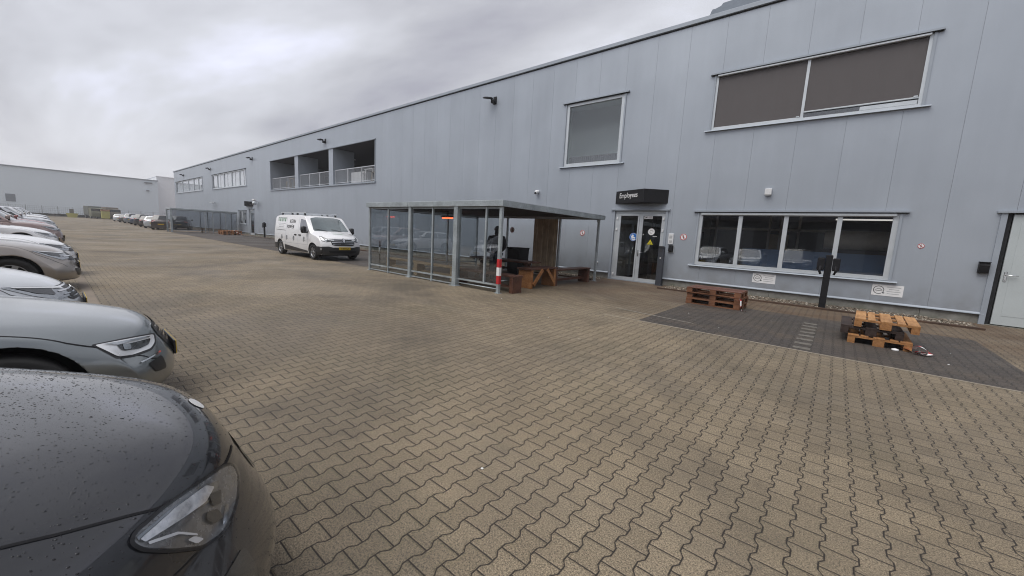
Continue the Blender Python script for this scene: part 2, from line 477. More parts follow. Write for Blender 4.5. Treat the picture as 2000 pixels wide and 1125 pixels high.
# small slip of brown timber edging and the gravel bed along the plinth
M_KERB = wood_mat('brown_edging', (.050, .030, .020), (.115, .068, .044), 0, .8)
b = MB(); b.box(-4.55, 2.72, 13.20, 13.28, -.02, .05, None, .006)
kind(b.build('gravel_edging', M_KERB), 'structure')
b = MB(); b.box(-41.5, -7.05, 13.22, 13.30, -.02, .05, None, .006)
kind(b.build('gravel_edging', M_KERB), 'structure')
M_SOIL = simple('gravel_bed_soil', (.09, .075, .055), .95, 0, .4, 12, .6)
kind(sheet('gravel_bed', -4.55, 2.72, 13.28, D + .05, .006, M_SOIL), 'structure')
kind(sheet('gravel_bed', -48, -7.05, 13.30, D + .05, .006, M_SOIL), 'structure')
def stones(x0, x1, n, seed):
    r = random.Random(seed); bm = bmesh.new()
    base = bmesh.new(); bmesh.ops.create_icosphere(base, subdivisions=1, radius=1.0)
    vs = [v.co.copy() for v in base.verts]; fs = [[v.index for v in f.verts] for f in base.faces]; base.free()
    for _ in range(n):
        q = r.random() ** .8
        c = Vector((r.uniform(x0, x1), 13.31 + 1.12 * r.random(), .012 + .012 * r.random()))
        s_ = r.uniform(.012, .032); M = Matrix.Rotation(r.uniform(0, 6.28), 3, 'Z') @ Matrix.Diagonal((s_ * r.uniform(.9, 1.6), s_, s_ * r.uniform(.5, .8)))
        nv = [bm.verts.new(c + M @ (v * r.uniform(.85, 1.1))) for v in vs]
        for f in fs: bm.faces.new([nv[i] for i in f])
    me = bpy.data.meshes.new('gravel'); bm.to_mesh(me); bm.free()
    t = MATS.get('gravel')
    if not t:
        g = NT('gravel'); p = g.pos()
        v = g.n('ShaderNodeTexVoronoi'); v.inputs['Scale'].default_value = 22; g.l(p, v.inputs['Vector'])
        hs = g.sep(v.outputs['Color'])
        c = g.mix(hs[0], (.055, .040, .028), (.24, .195, .145)); c = g.mix(g.ramp(hs[1], .86, .92), c, (.46, .42, .36))
        g.bsdf(c, .8); t = MATS['gravel'] = g.mat
    me.materials.append(t)
    o = bpy.data.objects.new('gravel', me); COL.objects.link(o); o['kind'] = 'stuff'
    o['label'] = 'strip of pale gravel along the plinth'
    return o
stones(-4.5, 2.7, 2600, 3)
stones(-13.5, -7.1, 1500, 4)

# ------------------------------------------------------------------ the long grey building
XL, XR, ZT = -86.3, 18.0, 8.82
hall = thing('industrial_building', 'long grey metal-clad industrial building with two rows of windows', 'building', (0, D, 0))
def P(o): return o          # parts are modelled in world coordinates and shifted below
openings = [(-43.1, -24.4, 4.56, 7.30), (-9.50, -6.90, 4.50, 7.13), (-3.80, 1.16, 5.30, 7.12), (-3.83, 1.16, .84, 2.68),
            (-6.90, -4.92, -1, 2.69), (2.93, 4.10, -1, 2.66), (-85.1, -68.3, 5.33, 7.20), (-63.6, -50.3, 5.30, 7.14),
            (-53.3, -50.6, 1.10, 2.66), (-49.6, -48.2, -1, 2.75)]
PM = 1.108
ZB = .26
def hob(mb, name, mat=None, parent=None, smooth=False):
    o = mb.build(name, mat, parent or hall, smooth)
    if (parent or hall) is hall: o.data.transform(Matrix.Translation((0, -D, 0)))
    return o
def sub(mb, name, mat, parent, smooth=False):
    o = mb.build(name, mat, parent, smooth); o.data.transform(Matrix.Translation((0, -D, 0))); return o
b = MB()
k0 = math.floor((XL + .275) / PM)
seams = [XL] + [-.275 + PM * k for k in range(k0 + 1, int((XR + .275) / PM) + 1)] + [XR]
GAP = .002
for a, c in zip(seams[:-1], seams[1:]):
    a2, c2 = a + GAP, c - GAP
    cuts = sorted({a2, c2} | {v for o in openings for v in (o[0], o[1]) if a2 < v < c2})
    for u, v in zip(cuts[:-1], cuts[1:]):
        mid = (u + v) / 2
        zs = [(ZB, ZT)]
        for o in openings:
            if o[0] < mid < o[1]:
                nz = []
                for p, q in zs:
                    if o[2] >= q or o[3] <= p: nz.append((p, q)); continue
                    if o[2] > p: nz.append((p, o[2]))
                    if o[3] < q: nz.append((o[3], q))
                zs = nz
        for p, q in zs:
            b.face([(u, D, p), (v, D, p), (v, D, q), (u, D, q)])
            if u == a2: b.face([(u, D + .02, p), (u, D, p), (u, D, q), (u, D + .02, q)])
            if v == c2: b.face([(v, D, p), (v, D + .02, p), (v, D + .02, q), (v, D, q)])
hob(b, 'wall', M_FACADE)
# backing seen inside the panel joints, cut round the openings
b = MB()
xs = sorted({XL, XR} | {v for o in openings for v in o[:2]})
for u, v in zip(xs[:-1], xs[1:]):
    mid = (u + v) / 2; zs = [(ZB, ZT)]
    for o in openings:
        if o[0] < mid < o[1]:
            nz = []
            for p, q in zs:
                if o[2] >= q or o[3] <= p: nz.append((p, q)); continue
                if o[2] > p: nz.append((p, o[2]))
                if o[3] < q: nz.append((o[3], q))
            zs = nz
    for p, q in zs: b.face([(u, D + .02, p), (v, D + .02, p), (v, D + .02, q), (u, D + .02, q)])
hob(b, 'joint_gasket', M_SHADOWGAP)
# ends and back of the building, flat roof
b = MB()
b.face([(XL, D, 0), (XL, D + 45, 0), (XL, D + 45, ZT), (XL, D, ZT)])
b.face([(XR, D, 0), (XR, D + 45, 0), (XR, D + 45, ZT), (XR, D, ZT)])
b.face([(XL, D + 45, 0), (XR, D + 45, 0), (XR, D + 45, ZT), (XL, D + 45, ZT)])
hob(b, 'end_wall', M_FACADE)
b = MB(); b.face([(XL, D + .1, ZT - .02), (XR, D + .1, ZT - .02), (XR, D + 45, ZT - .02), (XL, D + 45, ZT - .02)])
hob(b, 'roof', simple('roof_membrane', (.16, .165, .17), .9))
b = MB(); b.box(XL - .06, XR + .06, D - .07, D + .22, ZT + .012, ZT + .15, M_TRIM, .01)
b.box(XL - .02, XR + .02, D - .012, D + .1, ZT - .03, ZT + .010, M_SHADESEAL)  # shadow line below the coping, put in as a black strip
hob(b, 'roof_edge')
# concrete plinth with the drip flange of the cladding
b = MB()
px = [XL, -49.75, -48.05, -7.0, -4.82, 2.9, 4.2, XR]
for u, v in ((px[0], px[1]), (px[2], px[3]), (px[4], px[5]), (px[6], px[7])):
    x = u
    while x < v - .01:
        x2 = min(v, x + 3.324); b.box(x + .004, x2 - .004, D + .035, D + .3, -.1, .235); x = x2
    hob(b, 'plinth', M_PLINTH); b = MB()
b = MB()
for u, v in ((px[0], px[1]), (px[2], px[3]), (px[4], px[5]), (px[6], px[7])):
    b.prism([(D - .035, .235), (D + .02, .235), (D + .02, .285), (D - .004, .285), (D - .030, .255)], 'X', u, v, M_TRIM)
    hob(b, 'drip_flange'); b = MB()

def frame_window(x0, x1, z0, z1, mull, name='window', head=.11, inset=.07, bar=.10, pane_mat=None, room=None, sill_over=.12, box=True):
    """window set in the cladding: surround, head flashing, sill, bars (frame), panes"""
    b = MB()
    t = .055
    b.box(x0 - t, x0, D - .03, D + .12, z0, z1, M_TRIM); b.box(x1, x1 + t, D - .03, D + .12, z0, z1, M_TRIM)
    b.box(x0 - t - sill_over, x1 + t + sill_over, D - .085, D + .12, z1 + .002, z1 + .05, M_TRIM)     # head flashing
    b.box(x0 - t - sill_over + .02, x1 + t + sill_over - .02, D - .05, D - .02, z1 - .022, z1 - .002, M_SHADESEAL)  # black strip painted as the shade under the head flashing
    w = hob(b, name)
    f = MB()
    f.box(x0, x0 + bar, D + .01, D + inset + .03, z0 + bar, z1 - bar); f.box(x1 - bar, x1, D + .01, D + inset + .03, z0 + bar, z1 - bar)
    f.box(x0, x1, D + .01, D + inset + .03, z1 - bar, z1 - .02); f.box(x0, x1, D + .01, D + inset + .03, z0 + .01, z0 + bar)
    for mx in mull: f.box(mx - bar / 2, mx + bar / 2, D + .013, D + inset + .027, z0 + bar, z1 - bar)
    sub(f, 'frame', M_FRAME, w)
    s = MB(); s.prism([(D - .09, z0 - .035), (D + .1, z0 - .035), (D + .1, z0 + .008), (D - .075, z0 - .006)], 'X', x0 - t - sill_over, x1 + t + sill_over)
    sub(s, 'sill', M_TRIM, w)
    edges = [x0 + bar] + [v for mx in mull for v in (mx - bar / 2, mx + bar / 2)] + [x1 - bar]
    for u, v in zip(edges[0::2], edges[1::2]):
        if pane_mat is not False:
            g = MB(); g.box(u - .01, v + .01, D + inset, D + inset + .012, z0 + bar - .01, z1 - bar + .01)
            sub(g, 'pane', pane_mat or G_WIN, w)
    return w, edges
def room_box(x0, x1, z0, z1, depth, mat, name='room_interior', parent=None, floor=None, y0=None):
    y0 = D + .14 if y0 is None else y0
    b = MB(); y1 = y0 + depth
    b.face([(x0, y1, z0), (x1, y1, z0), (x1, y1, z1), (x0, y1, z1)], mat)
    b.face([(x0, y0, z0), (x0, y1, z0), (x0, y1, z1), (x0, y0, z1)], mat)
    b.face([(x1, y0, z0), (x1, y1, z0), (x1, y1, z1), (x1, y0, z1)], mat)
    b.face([(x0, y0, z1), (x1, y0, z1), (x1, y1, z1), (x0, y1, z1)], mat)
    b.face([(x0, y0, z0), (x1, y0, z0), (x1, y1, z0), (x0, y1, z0)], floor or mat)
    return b
# square stair window, first floor
w, _ = frame_window(-9.48, -6.91, 4.52, 7.08, [], bar=.13)
sub(room_box(-10.3, -6.3, 3.2, 7.35, 1.7, simple('stairwell_plaster', (.82, .90, .87), .9, 0, .03, 1)), 'room_interior', None, w)
b = MB(); b.box(-9.4, -6.95, D + .34, D + .38, 4.2, 4.98)
for i in range(24): b.box(-9.40 + i * .1, -9.38 + i * .1, D + .315, D + .3395, 4.2, 4.96)
sub(b, 'stair_railing', simple('stair_rail_grey', (.10, .11, .12), .6), w)
# first-floor office window with drawn screens
w, ed = frame_window(-3.76, 1.14, 5.32, 7.06, [-1.325], bar=.07)
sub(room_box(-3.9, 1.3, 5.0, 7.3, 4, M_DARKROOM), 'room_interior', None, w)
M_SCREEN = simple('brown_grey_screen_fabric', (.112, .103, .104), .85, 0, .06, 2, .1)
for (u, v), zb in zip(zip(ed[0::2], ed[1::2]), (5.42, 5.57)):
    s = MB(); nx = 14
    for i in range(nx):
        a, c = u + (v - u) * i / nx, u + (v - u) * (i + 1) / nx
        ya, yc = [D + .035 + .004 * math.sin(q * 2.1 + u) for q in (i, i + 1)]
        s.face([(a, ya, zb), (c, yc, zb), (c, yc, 6.99), (a, ya, 6.99)], M_SCREEN)
    so = sub(s, 'screen_blind', None, w, True)
    s = MB(); s.box(u, v, D + .018, D + .05, zb - .04, zb, None, .008); s.box(v - .10, v - .02, D + .01, D + .03, zb + .0, zb + .03)
    sub(s, 'blind_rail', M_FRAME, w)
s = MB(); s.box(-3.72, 1.10, D - .06, D + .05, 6.99, 7.05, None, .012); sub(s, 'blind_cassette', M_FRAME, w)
s = MB(); s.box(-.05, 1.06, D + .03, D + .085, 5.40, 5.50, None, .006); sub(s, 'opening_light', M_FRAME, w)
# ground-floor workshop window
w, ed = frame_window(-3.80, 1.13, .85, 2.66, [-2.545, -1.325, -.07], bar=.115)
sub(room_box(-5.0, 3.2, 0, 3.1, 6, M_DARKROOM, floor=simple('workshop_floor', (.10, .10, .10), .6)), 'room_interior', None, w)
s = MB(); s.box(-3.74, 1.07, D - .05, D + .005, 2.56, 2.635, None, .01); sub(s, 'blind_cassette', M_FRAME, w)
s = MB(); s.box(-2.6, 2.6, D + 1.3, D + 1.36, 0, 1.52); s.box(-2.6, -2.55, D + 1.3, D + 3, 0, 1.52)
sub(s, 'partition', simple('blue_partition', (.11, .175, .29), .6), w)
s = MB(); s.lathe([(.30, -.4), (.30, 3.0)], 'X', (0, D + 2.4, 1.95), 24); sub(s, 'ventilation_duct', simple('beige_duct', (.80, .74, .62), .6), w, True)
s = MB()
for x in (-4.6, -3.9, -2.1, -1.75, -1.2): s.box(x, x + .07, D + 2.9, D + 2.97, 0, 3.0)
s.box(-4.6, 3, D + 2.9, D + 2.97, 2.2, 2.28)
sub(s, 'interior_posts', simple('interior_grey', (.62, .58, .52), .7), w)
s = MB(); s.box(-4.75, -4.1, D + 1.6, D + 2.1, 0, 2.05, None, .02); s.box(-4.68, -4.2, D + 1.585, D + 1.598, 1.42, 1.62, M_DARK)
sub(s, 'cabinet', simple('interior_cabinet', (.70, .70, .66), .6), w)
s = MB(); s.box(-2.1, -1.5, D + 3.6, D + 3.64, 1.0, 2.1); sub(s, 'notice_board', simple('board_tan', (.66, .52, .32), .8), w)
s = MB(); s.tube([(-.2, D + 3.1, 2.66), (2.2, D + 3.1, 2.66)], .025, 8); sub(s, 'tube_lamp', emis('tube_lamp_glow', (1, .96, .9), .55), w)
# distant first-floor windows with pale vertical blinds
M_VBL = simple('pale_vertical_blind', (.82, .83, .83), .8, 0, .04, 2)
def blind_window(x0, x1, z0, z1, mull, gaps):
    w, ed = frame_window(x0, x1, z0, z1, mull, bar=.12, pane_mat=glass('clear_glass', (.96, .97, .98), 1.0))
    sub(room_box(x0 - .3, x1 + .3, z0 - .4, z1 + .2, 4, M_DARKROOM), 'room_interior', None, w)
    s = MB(); x = x0 + .1; i = 0
    r = random.Random(int(x0 * 7))
    while x < x1 - .2:
        if i % gaps[0] >= gaps[1]:
            s.box(x, x + .24, D + .135, D + .145, z0 + .1, z1 - .05)
        x += .27; i += 1
    sub(s, 'vertical_blind', M_VBL, w)
blind_window(-63.5, -50.35, 5.31, 7.12, [-61.3, -58.5, -55.45, -52.6], (11, 1))
blind_window(-85.0, -68.4, 5.35, 7.16, [-80.6, -76.7, -73.4, -70.7], (14, 1))
blind_window(-53.2, -50.7, 1.12, 2.64, [-52.0], (5, 2))
# roof terrace: three openings in one recess, with piers and railings
b = MB()
TX0, TX1, TZ0, TZ1, TY = -43.1, -24.4, 4.56, 7.30, D + 5.2
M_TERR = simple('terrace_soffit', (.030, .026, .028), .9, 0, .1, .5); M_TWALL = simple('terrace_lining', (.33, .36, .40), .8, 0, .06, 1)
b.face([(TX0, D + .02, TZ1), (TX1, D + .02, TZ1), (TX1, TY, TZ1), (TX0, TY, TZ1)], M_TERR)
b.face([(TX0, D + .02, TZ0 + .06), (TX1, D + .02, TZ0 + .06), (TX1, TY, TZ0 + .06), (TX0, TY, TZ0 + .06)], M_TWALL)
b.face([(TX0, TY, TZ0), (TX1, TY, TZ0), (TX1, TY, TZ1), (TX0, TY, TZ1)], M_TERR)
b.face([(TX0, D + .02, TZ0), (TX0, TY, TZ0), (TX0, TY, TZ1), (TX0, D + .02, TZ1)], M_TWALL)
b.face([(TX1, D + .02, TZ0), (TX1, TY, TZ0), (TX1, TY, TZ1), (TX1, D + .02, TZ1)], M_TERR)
terr = hob(b, 'terrace')
for a, c in ((-37.40, -36.68), (-31.0, -30.30)):
    s = MB(); s.box(a, c, D - .004, D + 1.7, TZ0 + .06, TZ1 - .002); sub(s, 'pier', M_FACADE, terr)
s = MB(); s.box(TX0 - .1, TX1 + .1, D - .075, D + .02, TZ1 + .002, TZ1 + .05); s.box(TX0 - .1, TX1 + .1, D - .08, D + .10, TZ0 - .05, TZ0 + .055)
s.box(TX0 - .055, TX0, D - .03, D + .02, TZ0 + .055, TZ1); s.box(TX1, TX1 + .055, D - .03, D + .02, TZ0 + .055, TZ1)
sub(s, 'surround', M_TRIM, terr)
M_BAL = simple('pale_railing', (.55, .57, .60), .4, .3)
for a, c in ((-43.05, -37.42), (-36.66, -31.02), (-30.28, -24.45)):
    s = MB(); y = D + .16
    s.box(a, c, y - .025, y + .025, 5.66, 5.71); s.box(a, c, y - .02, y + .02, 4.72, 4.76)
    n = 3
    for i in range(n + 1):
        x = a + .04 + (c - a - .08) * i / n; s.box(x - .03, x + .03, y - .03, y + .03, TZ0 + .06, 5.66)
    x = a + .1
    while x < c: s.box(x - .008, x + .008, y - .008, y + .008, 4.76, 5.66); x += .115
    sub(s, 'railing', M_BAL, terr)
for x in (-41.5, -34.5, -33.2, -28.5, -26.4):
    s = MB(); s.lathe([(.16, 0), (.16, .06)], 'Z', (x, D + 2.4 + (x % 1), TZ1 - .07), 14)
    sub(s, 'ceiling_lamp', simple('frosted_lamp', (.55, .55, .52), .5), terr)
for x in (-41, -39, -35.5, -33.5, -29.4, -27.6, -26.0):
    s = MB(); s.box(x, x + 1.2, TY - .03, TY - .005, 5.0, 6.55); sub(s, 'terrace_window', M_CARGLASS, terr)
s = MB(); s.box(TX0 + .02, TX1 - .02, TY - .08, TY - .005, 6.58, 6.66); sub(s, 'lintel', simple('lintel_grey', (.16, .16, .17), .8), terr)

# employees' entrance: double glazed door
b = MB()
b.box(-6.98, -6.90, D - .03, D + .14, 0, 2.70, M_TRIM); b.box(-4.93, -4.85, D - .03, D + .14, 0, 2.70, M_TRIM)
b.box(-7.06, -4.79, D - .07, D + .14, 2.702, 2.75, M_TRIM)
b.box(-6.90, -4.93, D + .05, D + .14, 2.60, 2.70, M_FRAME)
b.box(-6.90, -4.93, D - .02, D + .16, -.02, .022, M_TRIM)
dr = hob(b, 'double_door')
for x0, x1, g0, g1 in ((-6.89, -5.915, -6.66, -5.975), (-5.905, -4.935, -5.765, -5.07)):
    s = MB()
    s.box(x0, g0, D + .03, D + .09, .03, 2.595, None, .004); s.box(g1, x1, D + .03, D + .09, .03, 2.595, None, .004)
    s.box(g0, g1, D + .033, D + .087, .03, .15); s.box(g0, g1, D + .033, D + .087, 2.51, 2.595)
    sub(s, 'door_leaf', M_FRAME, dr)
    s = MB(); s.box(g0 - .005, g1 + .005, D + .055, D + .067, .145, 2.515); sub(s, 'pane', G_WIN, dr)
    hx = -6.80 if x0 < -6 else -5.0
    for z in (.22, 1.98, 2.40):
        s = MB(); s.box(hx - .035, hx + .035, D + .005, D + .03, z - .05, z + .05, None, .008); sub(s, 'hinge', M_WHITE, dr)
s = MB(); s.box(-5.875, -5.835, D + .012, D + .03, .98, 1.22, None, .006); s.tube([(-5.855, D + .03, 1.14), (-5.855, D - .03, 1.14), (-5.69, D - .03, 1.14)], .011, 8)
sub(s, 'door_handle', M_CHROME, dr)
sub(room_box(-7.2, -4.6, 0, 2.75, 5, simple('hall_paint', (.62, .64, .58), .9), floor=simple('hall_floor', (.10, .095, .085), .5)), 'hallway', None, dr)
s = MB(); s.box(-5.86, -5.70, D + 1.2, D + 2.8, 0, 2.72); sub(s, 'inner_wall', M_DARK, dr)
# door stickers: blue face sign, white disc, yellow triangle, white label
def disc(mb, cx, cz, y, r, mat, n=28, th=.002):
    mb.prism([(cx + r * math.cos(2 * math.pi * k / n), cz + r * math.sin(2 * math.pi * k / n)) for k in range(n)], 'Y', y - th, y, mat)
M_BLUE = simple('sign_blue', (.012, .15, .50), .45, 0, .06, 20); M_YEL = simple('sign_yellow', (.72, .62, .02), .45, 0, .06, 20); M_SIGNW = simple('sign_white', (.84, .84, .84), .5, 0, .05, 12)
M_INK = simple('sign_ink', (.05, .05, .055), .6)
yg = D + .054
s = MB(); disc(s, -6.10, 1.71, yg, .155, M_BLUE); 
s.prism([(-6.15, 1.60), (-6.03, 1.60), (-6.02, 1.70), (-6.06, 1.78), (-6.15, 1.80), (-6.19, 1.72)], 'Y', yg - .004, yg - .0025, M_SIGNW)
disc(s, -6.06, 1.74, yg - .0045, .035, M_BLUE, 12); s.box(-6.13, -6.04, yg - .006, yg - .0045, 1.635, 1.655, M_BLUE)
for k in range(40):
    a0, a1 = 2 * math.pi * k / 40, 2 * math.pi * (k + 1) / 40
    s.face([(-6.10 + r_ * math.cos(a_), yg - .003, 1.71 + r_ * math.sin(a_)) for r_, a_ in ((.142, a0), (.142, a1), (.134, a1), (.134, a0))], M_SIGNW)
sub(s, 'safety_sticker', None, dr)
s = MB(); disc(s, -5.42, 1.93, yg, .125, M_SIGNW)
for a in (.4, 1.2, 2.2, 3.4, 4.6): s.box(-5.42 + .05 * math.cos(a) - .03, -5.42 + .05 * math.cos(a) + .03, yg - .004, yg - .0025, 1.93 + .06 * math.sin(a) - .004, 1.93 + .06 * math.sin(a) + .004, M_INK)
sub(s, 'round_sticker', None, dr)
s = MB(); s.prism([(-5.54, 1.455), (-5.32, 1.455), (-5.43, 1.645)], 'Y', yg - .002, yg, M_YEL); s.prism([(-5.452, 1.50), (-5.41, 1.50), (-5.43, 1.58)], 'Y', yg - .004, yg - .0025, M_INK); s.box(-5.50, -5.36, yg - .004, yg - .0025, 1.470, 1.482, M_INK)
sub(s, 'warning_sticker', None, dr)
s = MB(); s.box(-5.74, -5.42, yg - .002, yg, 2.40, 2.51, M_SIGNW); s.prism([(-5.72, 2.43), (-5.64, 2.44), (-5.60, 2.48), (-5.67, 2.47)], 'Y', yg - .004, yg - .0025, M_INK)
for i in range(3): s.box(-5.58, -5.45, yg - .004, yg - .0025, 2.425 + i * .024, 2.433 + i * .024, simple('small_print', (.35, .35, .35), .7))
sub(s, 'label_sticker', None, dr)
s = MB(); s.box(-5.36, -5.20, yg - .002, yg, 1.755, 1.77, M_SIGNW); sub(s, 'small_label', None, dr)
s = MB(); s.box(-5.735, -5.70, yg - .002, yg, 1.80, 1.84, M_SIGNW); sub(s, 'small_label', None, dr)
# white service door at the right-hand edge
b = MB()
b.box(2.83, 2.93, D - .03, D + .14, 0, 2.66, M_TRIM); b.box(4.10, 4.20, D - .03, D + .14, 0, 2.66, M_TRIM)
b.box(2.76, 4.28, D - .07, D + .14, 2.665, 2.715, M_TRIM); b.box(2.93, 3.01, D + .03, D + .14, 0, 2.64, M_SHADESEAL); b.box(2.93, 4.1, D - .03, D + .2, -.05, .01, M_PLINTH)
sd_ = hob(b, 'service_door')
s = MB(); s.box(3.03, 4.09, D + .005, D + .065, .03, 2.63, None, .004)
s.box(3.16, 3.95, D + .0005, D + .0045, .25, 2.45, None, .002); sub(s, 'door_leaf', simple('pale_grey_door', (.52, .57, .58), .42, .1, .05, 1), sd_)
s = MB(); s.box(3.07, 3.12, D - .006, D + .004, 1.06, 1.30, None, .006); s.tube([(3.095, D - .006, 1.22), (3.095, D - .06, 1.22), (3.28, D - .06, 1.22)], .012, 8); sub(s, 'door_handle', M_CHROME, sd_)
# far entrance door
b = MB()
b.box(-49.68, -49.6, D - .03, D + .12, 0, 2.77, M_TRIM); b.box(-48.2, -48.12, D - .03, D + .12, 0, 2.77, M_TRIM); b.box(-49.8, -48.0, D - .07, D + .12, 2.772, 2.82, M_TRIM)
fd = hob(b, 'entrance_door')
s = MB(); s.box(-49.6, -49.4, D + .03, D + .09, .02, 2.75); s.box(-48.4, -48.2, D + .03, D + .09, .02, 2.75); s.box(-49.4, -48.4, D + .03, D + .09, .02, .2); s.box(-49.4, -48.4, D + .03, D + .09, 2.6, 2.75)
sub(s, 'door_leaf', M_FRAME, fd)
s = MB(); s.box(-49.4, -48.4, D + .05, D + .06, .2, 2.6); sub(s, 'pane', G_WIN, fd)
sub(room_box(-49.9, -47.9, 0, 2.8, 3, simple('far_hall', (.45, .45, .45), .9)), 'hallway', None, fd)

# ------------------------------------------------------------------ far halls, fence and verge
M_FARW = simple('pale_grey_sheeting', (.70, .76, .80), .6, .1, .04, .15)
M_FARW2 = simple('white_sheeting', (.85, .86, .88), .6, 0, .03, .15)
fx = -165
far = thing('distant_warehouse', 'wide pale grey warehouse closing the far end of the yard', 'building', (fx, 0, 0))
b = MB(); b.box(-60, 0, -190, 23.6, 0, 12.1); b.build('wall', M_FARW, far)
b = MB(); b.box(-60.1, .25, -190.1, 23.8, 12.1, 12.35); b.build('roof_edge', simple('far_coping', (.28, .31, .34), .6), far)
b = MB(); b.box(0, .08, 0 - 5.8, -4.2, 3.2, 5.1); b.build('ventilation_grille', simple('far_grille', (.20, .22, .24), .6), far)
b = MB(); b.box(0, .5, 20.6, 22.4, 11.2, 11.5); b.box(0, .6, 20.9, 21.6, 8.8, 9.1); b.build('wall_lamp', simple('far_lamp', (.2, .21, .22), .6), far)
far2 = thing('distant_tower_hall', 'tall white hall rising behind the right end of the pale warehouse', 'building', (fx - 3, 0, 0))
b = MB(); b.box(-40, 0, 23.9, 60, 0, 13.75); b.build('wall', M_FARW2, far2)
b = MB(); b.box(-40.1, .2, 23.8, 60.1, 13.75, 13.95); b.build('roof_edge', M_FARW2, far2)
# planted verge in front of the warehouse: low kerb, dark hedge, wire fence
b = MB(); b.box(-146.2, -145.9, -60, 30, 0, .22); kind(b.build('verge_kerb', simple('kerb_concrete', (.24, .22, .19), .9)), 'structure')
def leafy(name, boxes, n, size, seed, cols, parent=None):
    r = random.Random(seed); bm = bmesh.new()
    for _ in range(n):
        x0, x1, y0, y1, z0, z1 = r.choice(boxes)
        c = Vector((r.uniform(x0, x1), r.uniform(y0, y1), z0 + (z1 - z0) * r.random()))
        s_ = size * r.uniform(.5, 1.3); M = Matrix.Rotation(r.uniform(0, 6.28), 3, 'Z') @ Matrix.Rotation(r.uniform(-1.2, 1.2), 3, 'X')
        vs = [bm.verts.new(c + M @ Vector(p) * s_) for p in ((-.5, -.3, 0), (.5, -.3, .1), (.5, .3, 0), (-.5, .3, .1))]
        f = bm.faces.new(vs); f.material_index = r.randrange(len(cols))
    me = bpy.data.meshes.new(name); bm.to_mesh(me); bm.free()
    for c in cols: me.materials.append(c)
    o = bpy.data.objects.new(name, me); COL.objects.link(o)
    if parent: o.parent = parent
    return o
LEAF = [simple('leaf_dark', (.030, .038, .022), .7), simple('leaf_mid', (.055, .062, .035), .7), simple('leaf_brown', (.075, .055, .038), .7)]
h = leafy('hedge', [(-147.6, -146.4, -40 + i * 4, -36 + i * 4, 0, .62) for i in range(17)], 9000, .42, 5, LEAF)
h['kind'] = 'stuff'; h['label'] = 'low dark hedge along the far end of the yard'
fn = thing('wire_fence', 'thin wire mesh fence in front of the pale far warehouse', 'fence', (-149, 0, 0))
M_FENCE = simple('fence_wire', (.30, .32, .33), .6, .3)
b = MB()
for z in (.1, .55, 1.0, 1.45, 1.9, 2.35): b.box(-.02, .02, -40, 30, z - .015, z + .015)
y = -40
while y < 30: b.box(-.012, .012, y - .012, y + .012, .1, 2.35); y += .35
b.build('mesh_panel', M_FENCE, fn)
for k in range(29):
    b = MB(); b.box(-.05, .05, -40 + k * 2.5 - .05, -40 + k * 2.5 + .05, 0, 2.5); b.build('post', M_FENCE, fn)

# the hall across the yard: behind the camera, seen as the dark band mirrored in the panes
op = thing('opposite_hall', 'dark grey hall behind the parked cars, mirrored in the window panes', 'building', (0, -16, 0))
b = MB(); b.box(-58, 26, -24, 0, 0, 7.6); b.build('wall', simple('dark_sheeting', (.085, .085, .09), .6, .1, .08, .2), op)
b = MB(); b.box(-58.1, 26.1, -24.1, .12, 7.6, 7.8); b.build('roof_edge', M_TRIM, op)
for k in range(9):
    b = MB(); x = -52 + k * 8.4; b.box(x, x + 3.4, .0, .05, 0, 3.6); b.build('roller_door', simple('roller_door_grey', (.26, .27, .28), .5, .2), op)
b = MB(); b.box(-56, 24, .0, 1.9, 4.1, 4.3); b.build('canopy', M_DARKROOM, op)
# ------------------------------------------------------------------ cars
# car space: nose at y = 0, tail at y = -L, x to the car's right, z up
def lerp(a, b, t): return a + (b - a) * t
def curve(pts, x):
    if x <= pts[0][0]: return pts[0][1]
    for (a, u), (b, v) in zip(pts[:-1], pts[1:]):
        if x <= b:
            t = (x - a) / (b - a); return lerp(u, v, t)
    return pts[-1][1]
def sstep(t): t = max(0, min(1, t)); return t * t * (3 - 2 * t)
def cage(av, bv, cv, fn, subs, name):
    """closed box cage mapped through fn(a, b, c) and smoothed by subdivision"""
    bm = bmesh.new(); V = {}
    nA, nB, nC = len(av) - 1, len(bv) - 1, len(cv) - 1
    def v(i, j, k):
        if (i, j, k) not in V: V[(i, j, k)] = bm.verts.new(fn(av[i], bv[j], cv[k]))
        return V[(i, j, k)]
    for j in range(nB):
        for i in range(nA):
            bm.faces.new((v(i, j, nC), v(i + 1, j, nC), v(i + 1, j + 1, nC), v(i, j + 1, nC)))
            bm.faces.new((v(i, j, 0), v(i, j + 1, 0), v(i + 1, j + 1, 0), v(i + 1, j, 0)))
        for k in range(nC):
            bm.faces.new((v(nA, j, k), v(nA, j + 1, k), v(nA, j + 1, k + 1), v(nA, j, k + 1)))
            bm.faces.new((v(0, j, k), v(0, j, k + 1), v(0, j + 1, k + 1), v(0, j + 1, k)))
    for i in range(nA):
        for k in range(nC):
            bm.faces.new((v(i, 0, k), v(i + 1, 0, k), v(i + 1, 0, k + 1), v(i, 0, k + 1)))
            bm.faces.new((v(i, nB, k), v(i, nB, k + 1), v(i + 1, nB, k + 1), v(i + 1, nB, k)))
    bmesh.ops.recalc_face_normals(bm, faces=bm.faces[:])
    me = bpy.data.meshes.new(name); bm.to_mesh(me); bm.free()
    o = bpy.data.objects.new(name, me); COL.objects.link(o)
    md = o.modifiers.new('s', 'SUBSURF'); md.levels = subs; md.render_levels = subs
    me2 = evaluated_mesh(o)
    o.modifiers.clear(); o.data = me2; bpy.data.meshes.remove(me)
    for p in me2.polygons: p.use_smooth = True
    return o
